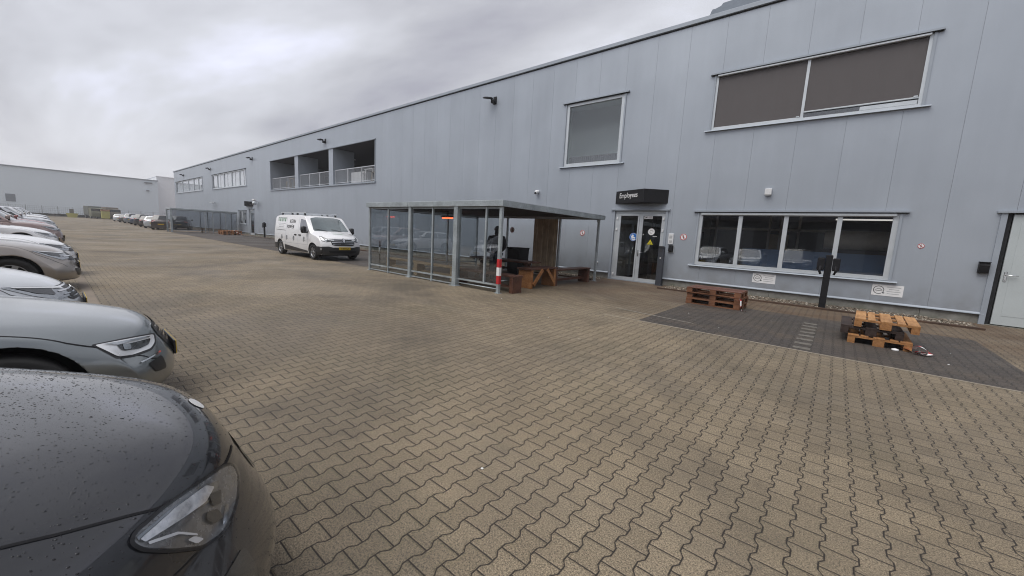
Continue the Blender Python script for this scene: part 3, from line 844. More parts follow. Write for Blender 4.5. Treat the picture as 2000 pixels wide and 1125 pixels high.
def bvh_of(*objs):
    bm = bmesh.new()
    for o in objs: bm.from_mesh(o.data)
    t = BVHTree.FromBMesh(bm); t_bm = bm
    bm.free()
    return t
def patch(bvh, poly, org, du, dv, dirn, off, name, mat, parent, step=.05, thick=0.0, maxd=6.0):
    """lay a 2D outline on a surface by projecting it along dirn; poly in (du, dv) about org"""
    org, du, dv, dirn = Vector(org), Vector(du), Vector(dv), Vector(dirn).normalized()
    pts = []
    n = len(poly)
    for i in range(n):
        a, b = Vector(poly[i]), Vector(poly[(i + 1) % n]); k = max(1, int((b - a).length / step))
        for q in range(k): pts.append(a.lerp(b, q / k))
    nb = len(pts)
    us = [p.x for p in pts]; vs = [p.y for p in pts]
    def inside(p):
        c = False; j = nb - 1
        for i in range(nb):
            a, b = pts[i], pts[j]
            if (a.y > p.y) != (b.y > p.y) and p.x < (b.x - a.x) * (p.y - a.y) / (b.y - a.y) + a.x: c = not c
            j = i
        return c
    allp = list(pts)
    u = min(us) + step / 2
    while u < max(us):
        v = min(vs) + step / 2
        while v < max(vs):
            q = Vector((u, v))
            if inside(q) and min((q - p).length for p in pts) > step * .45: allp.append(q)
            v += step
        u += step
    res = delaunay_2d_cdt([Vector((p.x, p.y)) for p in allp], [], [list(range(nb))], 1, 1e-5)
    co, faces = res[0], res[2]
    bm = bmesh.new(); vv = []
    for c in co:
        p = org + du * c.x + dv * c.y
        h, nrm, _, _ = bvh.ray_cast(p, dirn, maxd)
        if h is None:
            h, nrm, _, _ = bvh.find_nearest(p + dirn * (maxd * .2))
        if nrm.dot(dirn) > 0: nrm = -nrm
        vv.append(bm.verts.new(h + nrm * off))
    for f in faces:
        try: fc = bm.faces.new([vv[i] for i in f]); fc.smooth = True
        except ValueError: pass
    # make normals point against the projection
    for f in bm.faces:
        f.normal_update()
        if f.normal.dot(dirn) > 0: f.normal_flip()
    if thick:
        bmesh.ops.solidify(bm, geom=bm.faces[:], thickness=thick)
    me = bpy.data.meshes.new(name); bm.to_mesh(me); bm.free(); me.materials.append(mat)
    o = bpy.data.objects.new(name, me); COL.objects.link(o); o.parent = parent
    return o
def seam(bvh, pts, dirn, w, off, name, mat, parent):
    """thin line (panel joint) following a surface"""
    dirn = Vector(dirn).normalized(); b = MB(); hits = []
    P_ = []
    for a, c in zip(pts[:-1], pts[1:]):
        a, c = Vector(a), Vector(c); n = max(1, int((c - a).length / .04))
        for q in range(n): P_.append(a.lerp(c, q / n))
    P_.append(Vector(pts[-1]))
    for p in P_:
        h, nrm, _, _ = bvh.ray_cast(p, dirn, 8)
        if h is not None:
            if nrm.dot(dirn) > 0: nrm = -nrm
            hits.append((h + nrm * off, nrm))
    L = []; 
    for i, (h, nr) in enumerate(hits):
        t = (hits[min(i + 1, len(hits) - 1)][0] - hits[max(i - 1, 0)][0]).normalized(); s_ = t.cross(nr).normalized() * w / 2
        L.append((h - s_, h + s_))
    for (a, c), (d, e) in zip(L[:-1], L[1:]): b.face([a, c, e, d])
    return b.build(name, mat, parent)
def cut_arches(o, wheels, r, W, mat):
    c = MB()
    for (y, z) in wheels:
        for s in (-1, 1):
            x0, x1 = (W / 2 - .30, W / 2 + .3) if s > 0 else (-W / 2 - .3, -W / 2 + .30)
            c.lathe([(r, x0), (r, x1)], 'X', (0, y, z), 28, mat)
    co = c.build('cutter', mat, o.parent)
    o.data.materials.append(mat) if mat.name not in [m_.name for m_ in o.data.materials if m_] else None
    n0 = len(o.data.polygons); me = None
    for solver, selfx in (('EXACT', False), ('MANIFOLD', False), ('EXACT', True), ('FLOAT', False), ('FAST', False)):
        o.modifiers.clear()
        md = o.modifiers.new('b', 'BOOLEAN'); md.operation = 'DIFFERENCE'; md.object = co
        try:
            md.solver = solver; md.use_self = selfx; md.material_mode = 'TRANSFER'
        except Exception: pass
        me = evaluated_mesh(o)
        if len(me.polygons) != n0 and len(me.polygons) > n0 * .7: break
        bpy.data.meshes.remove(me); me = None
    o.modifiers.clear()
    if me is None: print('ARCH CUT FAILED', o.name); me = o.data.copy()
    old = o.data; o.data = me
    bpy.data.meshes.remove(old)
    cm = co.data; bpy.data.objects.remove(co); bpy.data.meshes.remove(cm)
def wheel(parent, x, y, r, side, w=.21, spokes=5, rim=M_RIM):
    t = MB(); hw = w / 2
    t.lathe([(r * .66, -hw * .9), (r * .93, -hw), (r * .985, -hw * .8), (r, -hw * .4), (r, hw * .4), (r * .985, hw * .8), (r * .93, hw), (r * .66, hw * .9)], 'X', (0, 0, 0), 32, M_RUBBER, True)
    tw = t.build('wheel', None, parent, True, (x, y, r))
    s = MB(); sg = side
    ro = r * .67
    prof = [(ro, hw * .80), (ro * .93, hw * .86), (ro * .90, hw * .55), (ro * .92, -hw * .8), (ro, -hw * .85)]
    s.lathe([(a, b_ * sg) for a, b_ in prof], 'X', (0, 0, 0), 32, None, True)
    s.lathe([(.001, sg * hw * .74), (r * .16, sg * hw * .74), (r * .17, sg * hw * .6), (.001, sg * hw * .5)], 'X', (0, 0, 0), 16)
    for k in range(spokes):
        a = 2 * math.pi * k / spokes; a2 = .16
        pts = []
        for rr, da in ((r * .12, .42), (ro * .95, .20)):
            for sgn in (-1, 1): pts.append((rr * math.cos(a + sgn * da), rr * math.sin(a + sgn * da)))
        poly = [pts[0], pts[2], pts[3], pts[1]]
        s.prism(poly, 'X', sg * hw * .58, sg * hw * .72)
    s.build('rim', rim, tw)
    d = MB(); d.lathe([(.001, sg * hw * .1), (ro * .9, sg * hw * .1), (ro * .9, sg * hw * .05), (.001, sg * hw * .05)], 'X', (0, 0, 0), 24); d.build('brake_disc', M_DARK, tw)
    return tw

M_LED = simple('headlight_white_reflector', (.80, .82, .84), .22, .2, .05, 30)
M_LAMPDARK = simple('headlight_dark_housing', (.06, .065, .07), .22, .4, .3, 20, Coat_Weight=1.0)
M_LAMPMID = simple('headlight_chrome_bowl', (.42, .44, .46), .16, .9, .25, 25)
M_TAIL = simple('tail_lamp_red', (.32, .010, .012), .15, 0, .2, 10, Coat_Weight=1.0)
M_PLATE = simple('number_plate_yellow', (.62, .42, .015), .5, 0, .05, 8)
M_PLATEINK = simple('plate_ink', (.02, .02, .02), .6)

STYLES = {
    # zt: height of bonnet and belt line from nose to tail; cab: (screen base, screen top, roof rear, rear base, roof height)
    'hatch':  dict(L=4.28, W=1.80, zt=[(-4.28, .86), (-4.15, .96), (-3.6, .97), (-1.35, .95), (-1.0, .955), (-.55, .89), (-.22, .80), (-.06, .69), (0, .60)], cab=(-1.02, -1.85, -3.75, -4.18, 1.46), wr=.325, wy=(-.86, -3.48), hl=.70),
    'suv':    dict(L=4.50, W=1.86, zt=[(-4.5, .95), (-4.36, 1.06), (-3.8, 1.08), (-1.4, 1.05), (-1.05, 1.06), (-.55, 1.01), (-.22, .93), (-.06, .82), (0, .70)], cab=(-1.08, -1.85, -3.95, -4.36, 1.66), wr=.355, wy=(-.90, -3.58), hl=.82),
    'estate': dict(L=4.70, W=1.84, zt=[(-4.7, .86), (-4.55, .98), (-3.9, .98), (-1.6, .95), (-1.2, .95), (-.60, .87), (-.25, .775), (-.06, .66), (0, .57)], cab=(-1.22, -2.05, -4.15, -4.58, 1.48), wr=.33, wy=(-.90, -3.74), hl=.665),
}
def car_shape(st, subs=2, bulge=.34, chin=.03):
    L, W, wr = st['L'], st['W'], st['wr']; zt = st['zt']
    av = [-1, -.94, -.80, -.5, -.2, .2, .5, .80, .94, 1]
    bv = [-L, -L + .10, -L + .35, -L + .8, -3.2 * L / 4.4, -2.4 * L / 4.4, -1.7, -1.25, -.95, -.65, -.40, -.22, -.10, -.03, 0]
    cv = [-1, -.86, -.55, -.05, .42, .80, .93, 1]
    zb = .20
    def fn(a, b, c):
        ztop = curve(zt, b)
        # crown across the bonnet: edges fall a little, a soft crease towards each side
        crown = .030 * max(0, abs(a) - .45) + .022 * abs(a) ** 2 + (.03 * sstep((abs(a) - .75) / .25))
        t = (c + 1) / 2
        z = lerp(zb, ztop - (crown if c > .5 else crown * max(0, c)), t)
        hw = W / 2
        side = curve([(-1, .90), (-.8, .965), (-.3, .99), (.1, 1.0), (.45, .992), (.8, .965), (1, .935)], c)
        endn = 1 - .10 * sstep((b + .75) / .75) - .06 * sstep((-L + .7 - b) / .7)
        x = a * hw * side * endn
        # rounded nose and tail in plan
        wn = sstep((b + 1.1) / 1.1); wt = sstep((-L + .8 - b) / .8)
        yy = b + chin * wn * wn * (1 - sstep((c + .35) / .9)) - bulge * wn * abs(a) ** 2.6 - wn * wn * (.05 * abs(c + .2) ** 2) + .22 * wt * abs(a) ** 2.6
        return Vector((x, yy, z))
    body = cage(av, bv, cv, fn, subs, 'body')
    cb0, ct0, ct1, cb1, zr = st['cab']
    ca = [-1, -.93, -.6, -.2, .2, .6, .93, 1]; cbv = [0, .04, .16, .35, .55, .75, .90, .97, 1]; cc = [0, .12, .5, .86, .96, 1]
    def fc(a, b, c):
        y0 = lerp(cb1, cb0, b); y1 = lerp(ct1, ct0, b)
        y = lerp(y0, y1, c)
        z0 = curve(zt, y0) - .07; crown = .05 * (1 - abs(2 * b - 1) ** 2.5)
        z = lerp(z0, zr - .05 + crown - .035 * abs(a) ** 2.5, c)
        hw = W / 2 * lerp(.925, .70, c ** 1.25)
        x = a * hw
        y -= .22 * abs(a) ** 2.2 * sstep((b - .6) / .4) - .12 * abs(a) ** 2.2 * sstep((.35 - b) / .35)
        return Vector((x, y, z))
    cabin = cage(ca, cbv, cc, fc, subs, 'cabin')
    return body, cabin
def glaze(root, st, cabin, subs=False):
    cb0, ct0, ct1, cb1, zr = st['cab']; W = st['W']; zt = st['zt']
    bv = bvh_of(cabin); zb0 = curve(zt, cb0)
    hb = W / 2
    patch(bv, [(-hb * .80, zb0 + .01), (hb * .80, zb0 + .01), (hb * .62, zr - .09), (0, zr - .055), (-hb * .62, zr - .09)], (0, 1, 0), (1, 0, 0), (0, 0, 1), (0, -1, 0), .004, 'windscreen', M_CARGLASS, root, .12)
    zb1 = curve(zt, cb1)
    patch(bv, [(-hb * .74, zb1 + .08), (hb * .74, zb1 + .08), (hb * .58, zr - .12), (-hb * .58, zr - .12)], (0, -7, 0), (1, 0, 0), (0, 0, 1), (0, 1, 0), .004, 'rear_window', M_CARGLASS, root, .12)
    belt = curve(zt, (cb0 + cb1) / 2) + .025
    f0, f1 = cb0 - .42, ct0 - .12; r0_, r1_ = cb1 + .38, ct1 + .10; mid = (ct0 + ct1) / 2 - .05
    for sg in (-1, 1):
        patch(bv, [(f0, belt), (f1, zr - .13), (mid + .04, zr - .11), (mid + .04, belt)], (sg * 3, 0, 0), (0, 1, 0), (0, 0, 1), (-sg, 0, 0), .004, 'side_window', M_CARGLASS, root, .12)
        patch(bv, [(mid - .04, belt), (mid - .04, zr - .11), (r1_, zr - .14), (r0_, belt + .02)], (sg * 3, 0, 0), (0, 1, 0), (0, 0, 1), (-sg, 0, 0), .004, 'side_window', M_CARGLASS, root, .12)
        m_ = MB(); x = sg * (W / 2 + .01); m_.box(-.11, .11, -.07, .05, -.075, .075, None, .03)
        mo = m_.build('wing_mirror', root.get('paintmat') and bpy.data.materials[root['paintmat']] or M_BLACKTRIM, root, True, (sg * (W / 2 + .06), f0 + .13, belt + .10))
        k_ = MB(); k_.bar((0, 0, -.05), (-sg * .16, .02, -.12), .05, .03); k_.build('mirror_arm', M_BLACKTRIM, mo)
def rounded(poly, r=.03, n=3):
    out = []
    N_ = len(poly)
    for i in range(N_):
        p0, p1, p2 = Vector(poly[i - 1]), Vector(poly[i]), Vector(poly[(i + 1) % N_])
        a = p1 + (p0 - p1).normalized() * min(r, (p0 - p1).length * .45); c = p1 + (p2 - p1).normalized() * min(r, (p2 - p1).length * .45)
        for k in range(n + 1):
            t = k / n; q = a * (1 - t) ** 2 + p1 * 2 * t * (1 - t) + c * t * t; out.append((q.x, q.y))
    return out
def fixtures(root, st, body, front='slats', lamp='leaf', step=.06, plate=True):
    """lamps, grille, plates, handles, joints"""
    W, L, h = st['W'], st['L'], st['hl']; bv = bvh_of(body); hb = W / 2
    zf = h
    # grille and lower intake, projected from in front
    g = rounded([(-hb * .52, zf + .03), (hb * .52, zf + .03), (hb * .44, zf - .13), (-hb * .44, zf - .13)], .04)
    gr = patch(bv, g, (0, 1, 0), (1, 0, 0), (0, 0, 1), (0, -1, 0), .004, 'grille', M_BLACKTRIM, root, step)
    gb = bvh_of(gr) if False else bv
    if front == 'slats':
        for k in range(4):
            z = zf + .015 - k * .038
            patch(bv, [(-hb * (.50 - .02 * k), z - .006), (hb * (.50 - .02 * k), z - .006), (hb * (.50 - .02 * k), z + .006), (-hb * (.50 - .02 * k), z + .006)], (0, 1, 0), (1, 0, 0), (0, 0, 1), (0, -1, 0), .012, 'grille_slat', M_CHROME, gr, step)
    else:
        patch(bv, [(-hb * .50, zf - .055), (hb * .50, zf - .055), (hb * .50, zf - .037), (-hb * .50, zf - .037)], (0, 1, 0), (1, 0, 0), (0, 0, 1), (0, -1, 0), .012, 'grille_slat', M_CHROME, gr, step)
    patch(bv, [(.055 * math.cos(a), zf - .05 + .04 * math.sin(a)) for a in [2 * math.pi * k / 18 for k in range(18)]], (0, 1, 0), (1, 0, 0), (0, 0, 1), (0, -1, 0), .016, 'emblem', M_CHROME, root, .05, -.004)
    low = rounded([(-hb * .52, .42), (hb * .52, .42), (hb * .44, .27), (-hb * .44, .27)], .05)
    patch(bv, low, (0, 1, 0), (1, 0, 0), (0, 0, 1), (0, -1, 0), .004, 'lower_intake', M_BLACKTRIM, root, step)
    if plate:
        b = MB(); b.box(-.26, .26, 0, .006, -.055, .055, M_PLATE); b.box(-.265, .265, -.012, -.0005, -.06, .06, M_BLACKTRIM)
        for i in range(7):
            if i in (2, 5): continue
            x = -.21 + i * .064; b.box(x, x + .038, .0065, .008, -.03, .03, M_PLATEINK)
        hit = bv.ray_cast(Vector((0, 1, .47)), Vector((0, -1, 0)), 4)[0]
        b.build('number_plate', None, root, False, (0, hit.y + .015, .47))
        b = MB(); b.box(-.26, .26, -.006, .006, -.055, .055, M_PLATE)
        hit = bv.ray_cast(Vector((0, -L - 2, .62)), Vector((0, 1, 0)), 4)[0]
        b.build('number_plate', None, root, False, (0, hit.y - .012, .62))
    for sg in (-1, 1):
        # headlight wraps the corner: projected diagonally
        d = Vector((-sg * .62, -.78, 0)).normalized()
        du = Vector((d.y, -d.x, 0))
        org = Vector((sg * hb * .80, -.10, 0)) - d * 1.2
        # u > 0 points to the grille
        out = rounded([(-.34, h + .085), (-.20, h + .075), (.30, h + .015), (.27, h - .085), (.05, h - .105), (-.16, h - .02)], .03)
        pts = [((-u) if sg < 0 else u, z) for u, z in out]
        hl = patch(bv, pts, org, du, (0, 0, 1), d, .006, 'headlight', M_LAMPMID, root, step * .8)
        inn = rounded([(-.24, h + .065), (.10, h + .03), (.08, h - .05), (-.10, h - .01)], .02)
        patch(bv, [((-u) if sg < 0 else u, z) for u, z in inn], org, du, (0, 0, 1), d, .010, 'reflector', M_LAMPDARK, hl, step * .8)
        led = [(-.26, h + .075), (.26, h + .012), (.26, h - .004), (-.24, h + .062)]
        patch(bv, [((-u) if sg < 0 else u, z) for u, z in led], org, du, (0, 0, 1), d, .013, 'light_strip', M_LED, hl, step)
        # tail lamp
        d2 = Vector((-sg * .6, .8, 0)).normalized(); du2 = Vector((d2.y, -d2.x, 0)); org2 = Vector((sg * hb * .84, -L + .1, 0)) - d2 * 1.2
        hz_ = curve(st['zt'], -L + .2) - .10
        tp = rounded([(-.22, hz_ + .05), (.20, hz_ + .06), (.22, hz_ - .09), (-.12, hz_ - .08)], .03)
        patch(bv, [((-u) if sg < 0 else u, z) for u, z in tp], org2, du2, (0, 0, 1), d2, .006, 'tail_lamp', M_TAIL, root, step)
        for y in (st['cab'][1] - .35, st['cab'][1] - 1.25):
            b = MB(); hit = bv.ray_cast(Vector((sg * 3, y, curve(st['zt'], y) - .12)), Vector((-sg, 0, 0)), 4)[0]
            b.box(-.015, .02, -.09, .09, -.012, .014, None, .006); b.build('door_handle', M_BLACKTRIM, root, False, (hit.x + sg * .01, y, hit.z))
        for y in (st['cab'][0] - .45, st['cab'][1] - .55, st['cab'][1] - 1.5):
            seam(bv, [(sg * 3, y, .36), (sg * 3, y, curve(st['zt'], y) - .04)], (-sg, 0, 0), .008, .0015, 'panel_joint', M_BLACKTRIM, root)
        x1 = sg * hb * .80
        seam(bv, [(sg * hb * .86, st['cab'][0] - .1, 3), (sg * hb * .84, -.55, 3), (sg * hb * .66, -.18, 3)], (0, 0, -1), .009, .0015, 'panel_joint', M_BLACKTRIM, root)
        b = MB(); b.box(-.012, .012, st['wy'][1] + .42, st['wy'][0] - .42, .20, .30)
        b.build('sill', M_BLACKTRIM, root, False, (sg * (hb * .955), 0, 0))
def make_car(style, label, paintmat, group, spokes=5, front='slats', subs=2):
    st = STYLES[style]
    root = thing('parked_car', label, 'car', (0, 0, 0), 0, group); root['paintmat'] = paintmat.name
    body, cabin = car_shape(st, subs)
    for o in (body, cabin): o.data.materials.clear(); o.data.materials.append(paintmat); o.parent = root
    glaze(root, st, cabin); fixtures(root, st, body, front)
    cut_arches(body, [(st['wy'][0], st['wr'] + .005), (st['wy'][1], st['wr'] + .005)], st['wr'] + .055, st['W'], M_INNER)
    for sg in (-1, 1):
        for y in st['wy']: wheel(root, sg * (st['W'] / 2 - .125), y, st['wr'], sg, spokes=spokes)
    del root['paintmat']
    return root
def repaint(root, mat):
    for ch in root.children:
        if ch.name.split('.')[0] in ('body', 'cabin', 'wing_mirror'):
            ch.material_slots[0].link = 'OBJECT'; ch.material_slots[0].material = mat
PAINT = dict(
    charcoal=paint('charcoal_car_paint', (.020, .0215, .026), .0, 1.0, .22), slate=paint('slate_grey_car_paint', (.215, .24, .25), .6, 1.0, .28), silver=paint('silver_white_car_paint', (.58, .61, .64), .2),
    taupe=paint('taupe_car_paint', (.36, .325, .295), .6), white=paint('white_car_paint', (.80, .81, .83), 0), rose=paint('dull_rose_car_paint', (.33, .24, .225), .3), grey=paint('mid_grey_car_paint', (.20, .215, .235), .4),
    black=paint('black_car_paint', (.014, .015, .017), .1), red=paint('red_car_paint', (.30, .018, .02), .1), brown=paint('dark_brown_car_paint', (.055, .042, .040), .4), blue=paint('dark_blue_car_paint', (.03, .05, .09), .3))
NOSE = .42
GC = 'cars parked nose-out along the yard edge'

# --- the charcoal car nearest the camera
MATS['charcoal_car_paint'].node_tree.nodes['Principled BSDF'].inputs['Specular IOR Level'].default_value = .2
def near_car():
    st = dict(STYLES['suv']); st['zt'] = [(-4.5, 1.0), (-4.36, 1.08), (-3.8, 1.10), (-1.4, 1.01), (-1.05, .99), (-.55, .918), (-.26, .858), (-.10, .80), (-.03, .72), (0, .63)]
    st['hl'] = .78
    root = thing('parked_car', 'charcoal car in the foreground with raindrops beaded over its bonnet', 'car', (-1.955, .53, 0), 0, GC); root['paintmat'] = 'charcoal_car_paint'
    body, cabin = car_shape(st, 3, .38, .055)
    for o in (body, cabin): o.data.materials.clear(); o.data.materials.append(PAINT['charcoal']); o.parent = root
    glaze(root, st, cabin)
    bv = bvh_of(body); W = st['W']; hb = W / 2
    inv = root.matrix_world.inverted() if False else Matrix.Translation((1.955, -.53, 0))
    eye = inv @ Vector((0, 0, CAMH))
    def pix(p):
        h = bv.ray_cast(eye, pixdir(*p), 8); return h[0]
    def lay(pix_poly, off, name, mat, parent, step=.03, thick=0):
        """outline read off the photograph, laid on the bodywork and mirrored to the other side"""
        pts3 = [q for q in (pix(p) for p in pix_poly) if q is not None]
        outs = []
        for sg in (1, -1):
            d = Vector((-.55 * sg, -.62, -.55)).normalized()
            du = d.cross(Vector((0, 0, 1))).normalized(); dv = du.cross(d).normalized()
            org = Vector((sg * hb, 0, .8)) - d * 1.0
            poly = []
            for q in pts3:
                q2 = Vector((q.x * sg, q.y, q.z)) - org; poly.append((q2.dot(du), q2.dot(dv)))
            par = parent[0 if sg > 0 else 1] if isinstance(parent, list) else parent
            outs.append(patch(bv, poly, org, du, dv, d, off, name, mat, par, step, thick))
        return outs
    HL = [(252, 1062), (262, 1040), (320, 990), (380, 948), (432, 912), (452, 905), (464, 930), (462, 975), (452, 1010), (432, 1045), (395, 1070), (330, 1077), (275, 1075)]
    hl = lay(rounded(HL, 14, 4), .004, 'headlight', simple('headlight_grey_housing', (.22, .225, .23), .25, .4, .3, 25, Coat_Weight=1.0), root, .02)
    lay(rounded([(262, 1052), (330, 995), (400, 948), (424, 940), (418, 972), (392, 990), (330, 1024), (270, 1060)], 3, 2), .007, 'reflector', M_LAMPMID, hl, .02)
    lay(rounded([(268, 1056), (335, 996), (396, 951), (413, 953), (396, 983), (345, 1019), (278, 1061)], 2, 1), .010, 'reflector', simple('headlight_bright_chrome', (.92, .93, .95), .12, .6, .3, 60), hl, .02)
    lay(rounded([(282, 1061), (340, 1041), (378, 1044), (379, 1048), (342, 1046), (285, 1066)], 1, 1), .011, 'light_strip', M_LED, hl, .015)
    lay(rounded([(358, 1057), (372, 1049), (392, 1054), (378, 1064)], 3, 1), .011, 'indicator', M_LED, hl, .015)
    lay(rounded([(402, 968), (425, 958), (426, 985), (408, 990)], 4, 2), .011, 'projector_lens', M_LAMPDARK, hl, .015)
    lay(rounded([(396, 1003), (418, 996), (430, 1012), (412, 1026), (396, 1018)], 5, 2), .011, 'projector_lens', M_LAMPDARK, hl, .015)
    lay(rounded([(430, 1010), (436, 985), (441, 990), (438, 1020), (430, 1032)], 2, 1), .011, 'light_strip', M_LAMPMID, hl, .015)
    lay(rounded(HL, 14, 4), .012, 'lamp_cover', G_LAMP, hl, .02)
    # black rubber lip round the lamp
    def line(pp, w, name, mat, off=.003):
        for sg in (1, -1):
            hs = [q for q in (pix(p) for p in pp) if q is not None]
            b = MB()
            fine = []
            for a, c in zip(hs[:-1], hs[1:]):
                for k in range(6): fine.append(a.lerp(c, k / 6))
            fine.append(hs[-1]); L_ = []
            for i, q in enumerate(fine):
                near, nr, _, _ = bv.find_nearest(q)
                L_.append((near + nr * off, nr))
            rib = []
            for i, (q, nr) in enumerate(L_):
                t = (L_[min(i + 1, len(L_) - 1)][0] - L_[max(i - 1, 0)][0]).normalized(); s_ = t.cross(nr).normalized() * w / 2
                rib.append((q - s_, q + s_))
            for (a, c), (d, e) in zip(rib[:-1], rib[1:]):
                q4 = [Vector((v.x * sg, v.y, v.z)) for v in (a, c, e, d)]; b.face(q4)
            b.build(name, mat, root)
    HS = rounded(HL, 14, 4); line(HS + [HS[0]], .010, 'lamp_seal', M_BLACKTRIM, .005)
    line([(0, 1071), (110, 1045), (220, 1016), (300, 996), (328, 985)], .007, 'panel_joint', M_DARK, .002)
    line([(328, 985), (390, 944), (440, 905), (452, 870), (450, 850)], .010, 'panel_joint', M_DARK, .002)
    line([(385, 1079), (360, 1105), (340, 1124)], .003, 'panel_joint', M_DARK, .002)
    # oval emblem on the nose
    q = pix((367, 771))
    if q is not None:
        patch(bv, [(.052 * math.cos(a), .028 * math.sin(a)) for a in [2 * math.pi * k / 24 for k in range(24)]], Vector((0, q.y, q.z)) + Vector((0, .6, .6)), (1, 0, 0), (0, -.707, .707), (0, -.707, -.707), .003, 'emblem', M_LED, root, .03)
    g = rounded([(-hb * .14, .60), (hb * .14, .60), (hb * .12, .46), (-hb * .12, .46)], .04)
    gr = patch(bv, g, (0, 1, 0), (1, 0, 0), (0, 0, 1), (0, -1, 0), .004, 'grille', M_BLACKTRIM, root, .05)
    for k in range(5): patch(bv, [(-hb * .11, .58 - k * .024), (hb * .11, .58 - k * .024), (hb * .11, .586 - k * .024), (-hb * .11, .586 - k * .024)], (0, 1, 0), (1, 0, 0), (0, 0, 1), (0, -1, 0), .012, 'grille_slat', M_CHROME, gr, .05)
    for sg in (-1, 1):
        d = Vector((-sg * .5, -.86, 0)).normalized(); du = Vector((d.y, -d.x, 0)); org = Vector((sg * hb * .8, -.1, 0)) - d
        patch(bv, rounded([(-.09, .50), (.09, .50), (.07, .36), (-.07, .36)], .03), org, du, (0, 0, 1), d, .005, 'fog_lamp', M_LAMPDARK, root, .04)
    # beads of rain on the bonnet
    r = random.Random(11); bm = bmesh.new()
    base = [Vector((math.cos(a) * math.cos(e), math.sin(a) * math.cos(e), math.sin(e))) for e in (0, .75) for a in [2 * math.pi * k / 8 for k in range(8)]] + [Vector((0, 0, 1))]
    for _ in range(17000):
        x = r.uniform(-hb * .97, hb * .97); y = -1.35 * r.random() ** .8 - .05
        h, nr, _, _ = bv.ray_cast(Vector((x, y, 3)), Vector((0, 0, -1)), 4)
        if h is None or nr.z < .45 or r.random() > .35 + .65 * sstep((-y) / .6): continue
        s_ = .0009 + .0024 * r.random() ** 3.0; ax = nr.cross(Vector((1, 0, 0))).normalized(); bx = nr.cross(ax)
        el = r.uniform(.8, 1.7); an = r.uniform(-.6, .6); a2 = ax * math.cos(an) + bx * math.sin(an); b2 = nr.cross(a2)
        v = [bm.verts.new(h + (a2 * p.x * s_ * el * r.uniform(.85, 1.15) + b2 * p.y * s_ * r.uniform(.85, 1.15) + nr * (p.z * s_ * .55 - .0002))) for p in base]
        for k in range(8):
            f = bm.faces.new((v[k], v[(k + 1) % 8], v[8 + (k + 1) % 8], v[8 + k])); f.smooth = True
            f = bm.faces.new((v[8 + k], v[8 + (k + 1) % 8], v[16])); f.smooth = True
    me = bpy.data.meshes.new('raindrops'); bm.to_mesh(me); bm.free()
    wt = NT('rain_bead'); k = wt.bsdf((.012, .013, .016), .05, 0); k.inputs['Specular IOR Level'].default_value = .6
    me.materials.append(wt.mat)
    o = bpy.data.objects.new('raindrops', me); COL.objects.link(o); o.parent = root; o['kind'] = 'stuff'
    cut_arches(body, [(st['wy'][0], .36), (st['wy'][1], .36)], .415, W, M_INNER)
    for sg in (-1, 1):
        for y in st['wy']: wheel(root, sg * (W / 2 - .125), y, st['wr'], sg)
    del root['paintmat']
near_car()
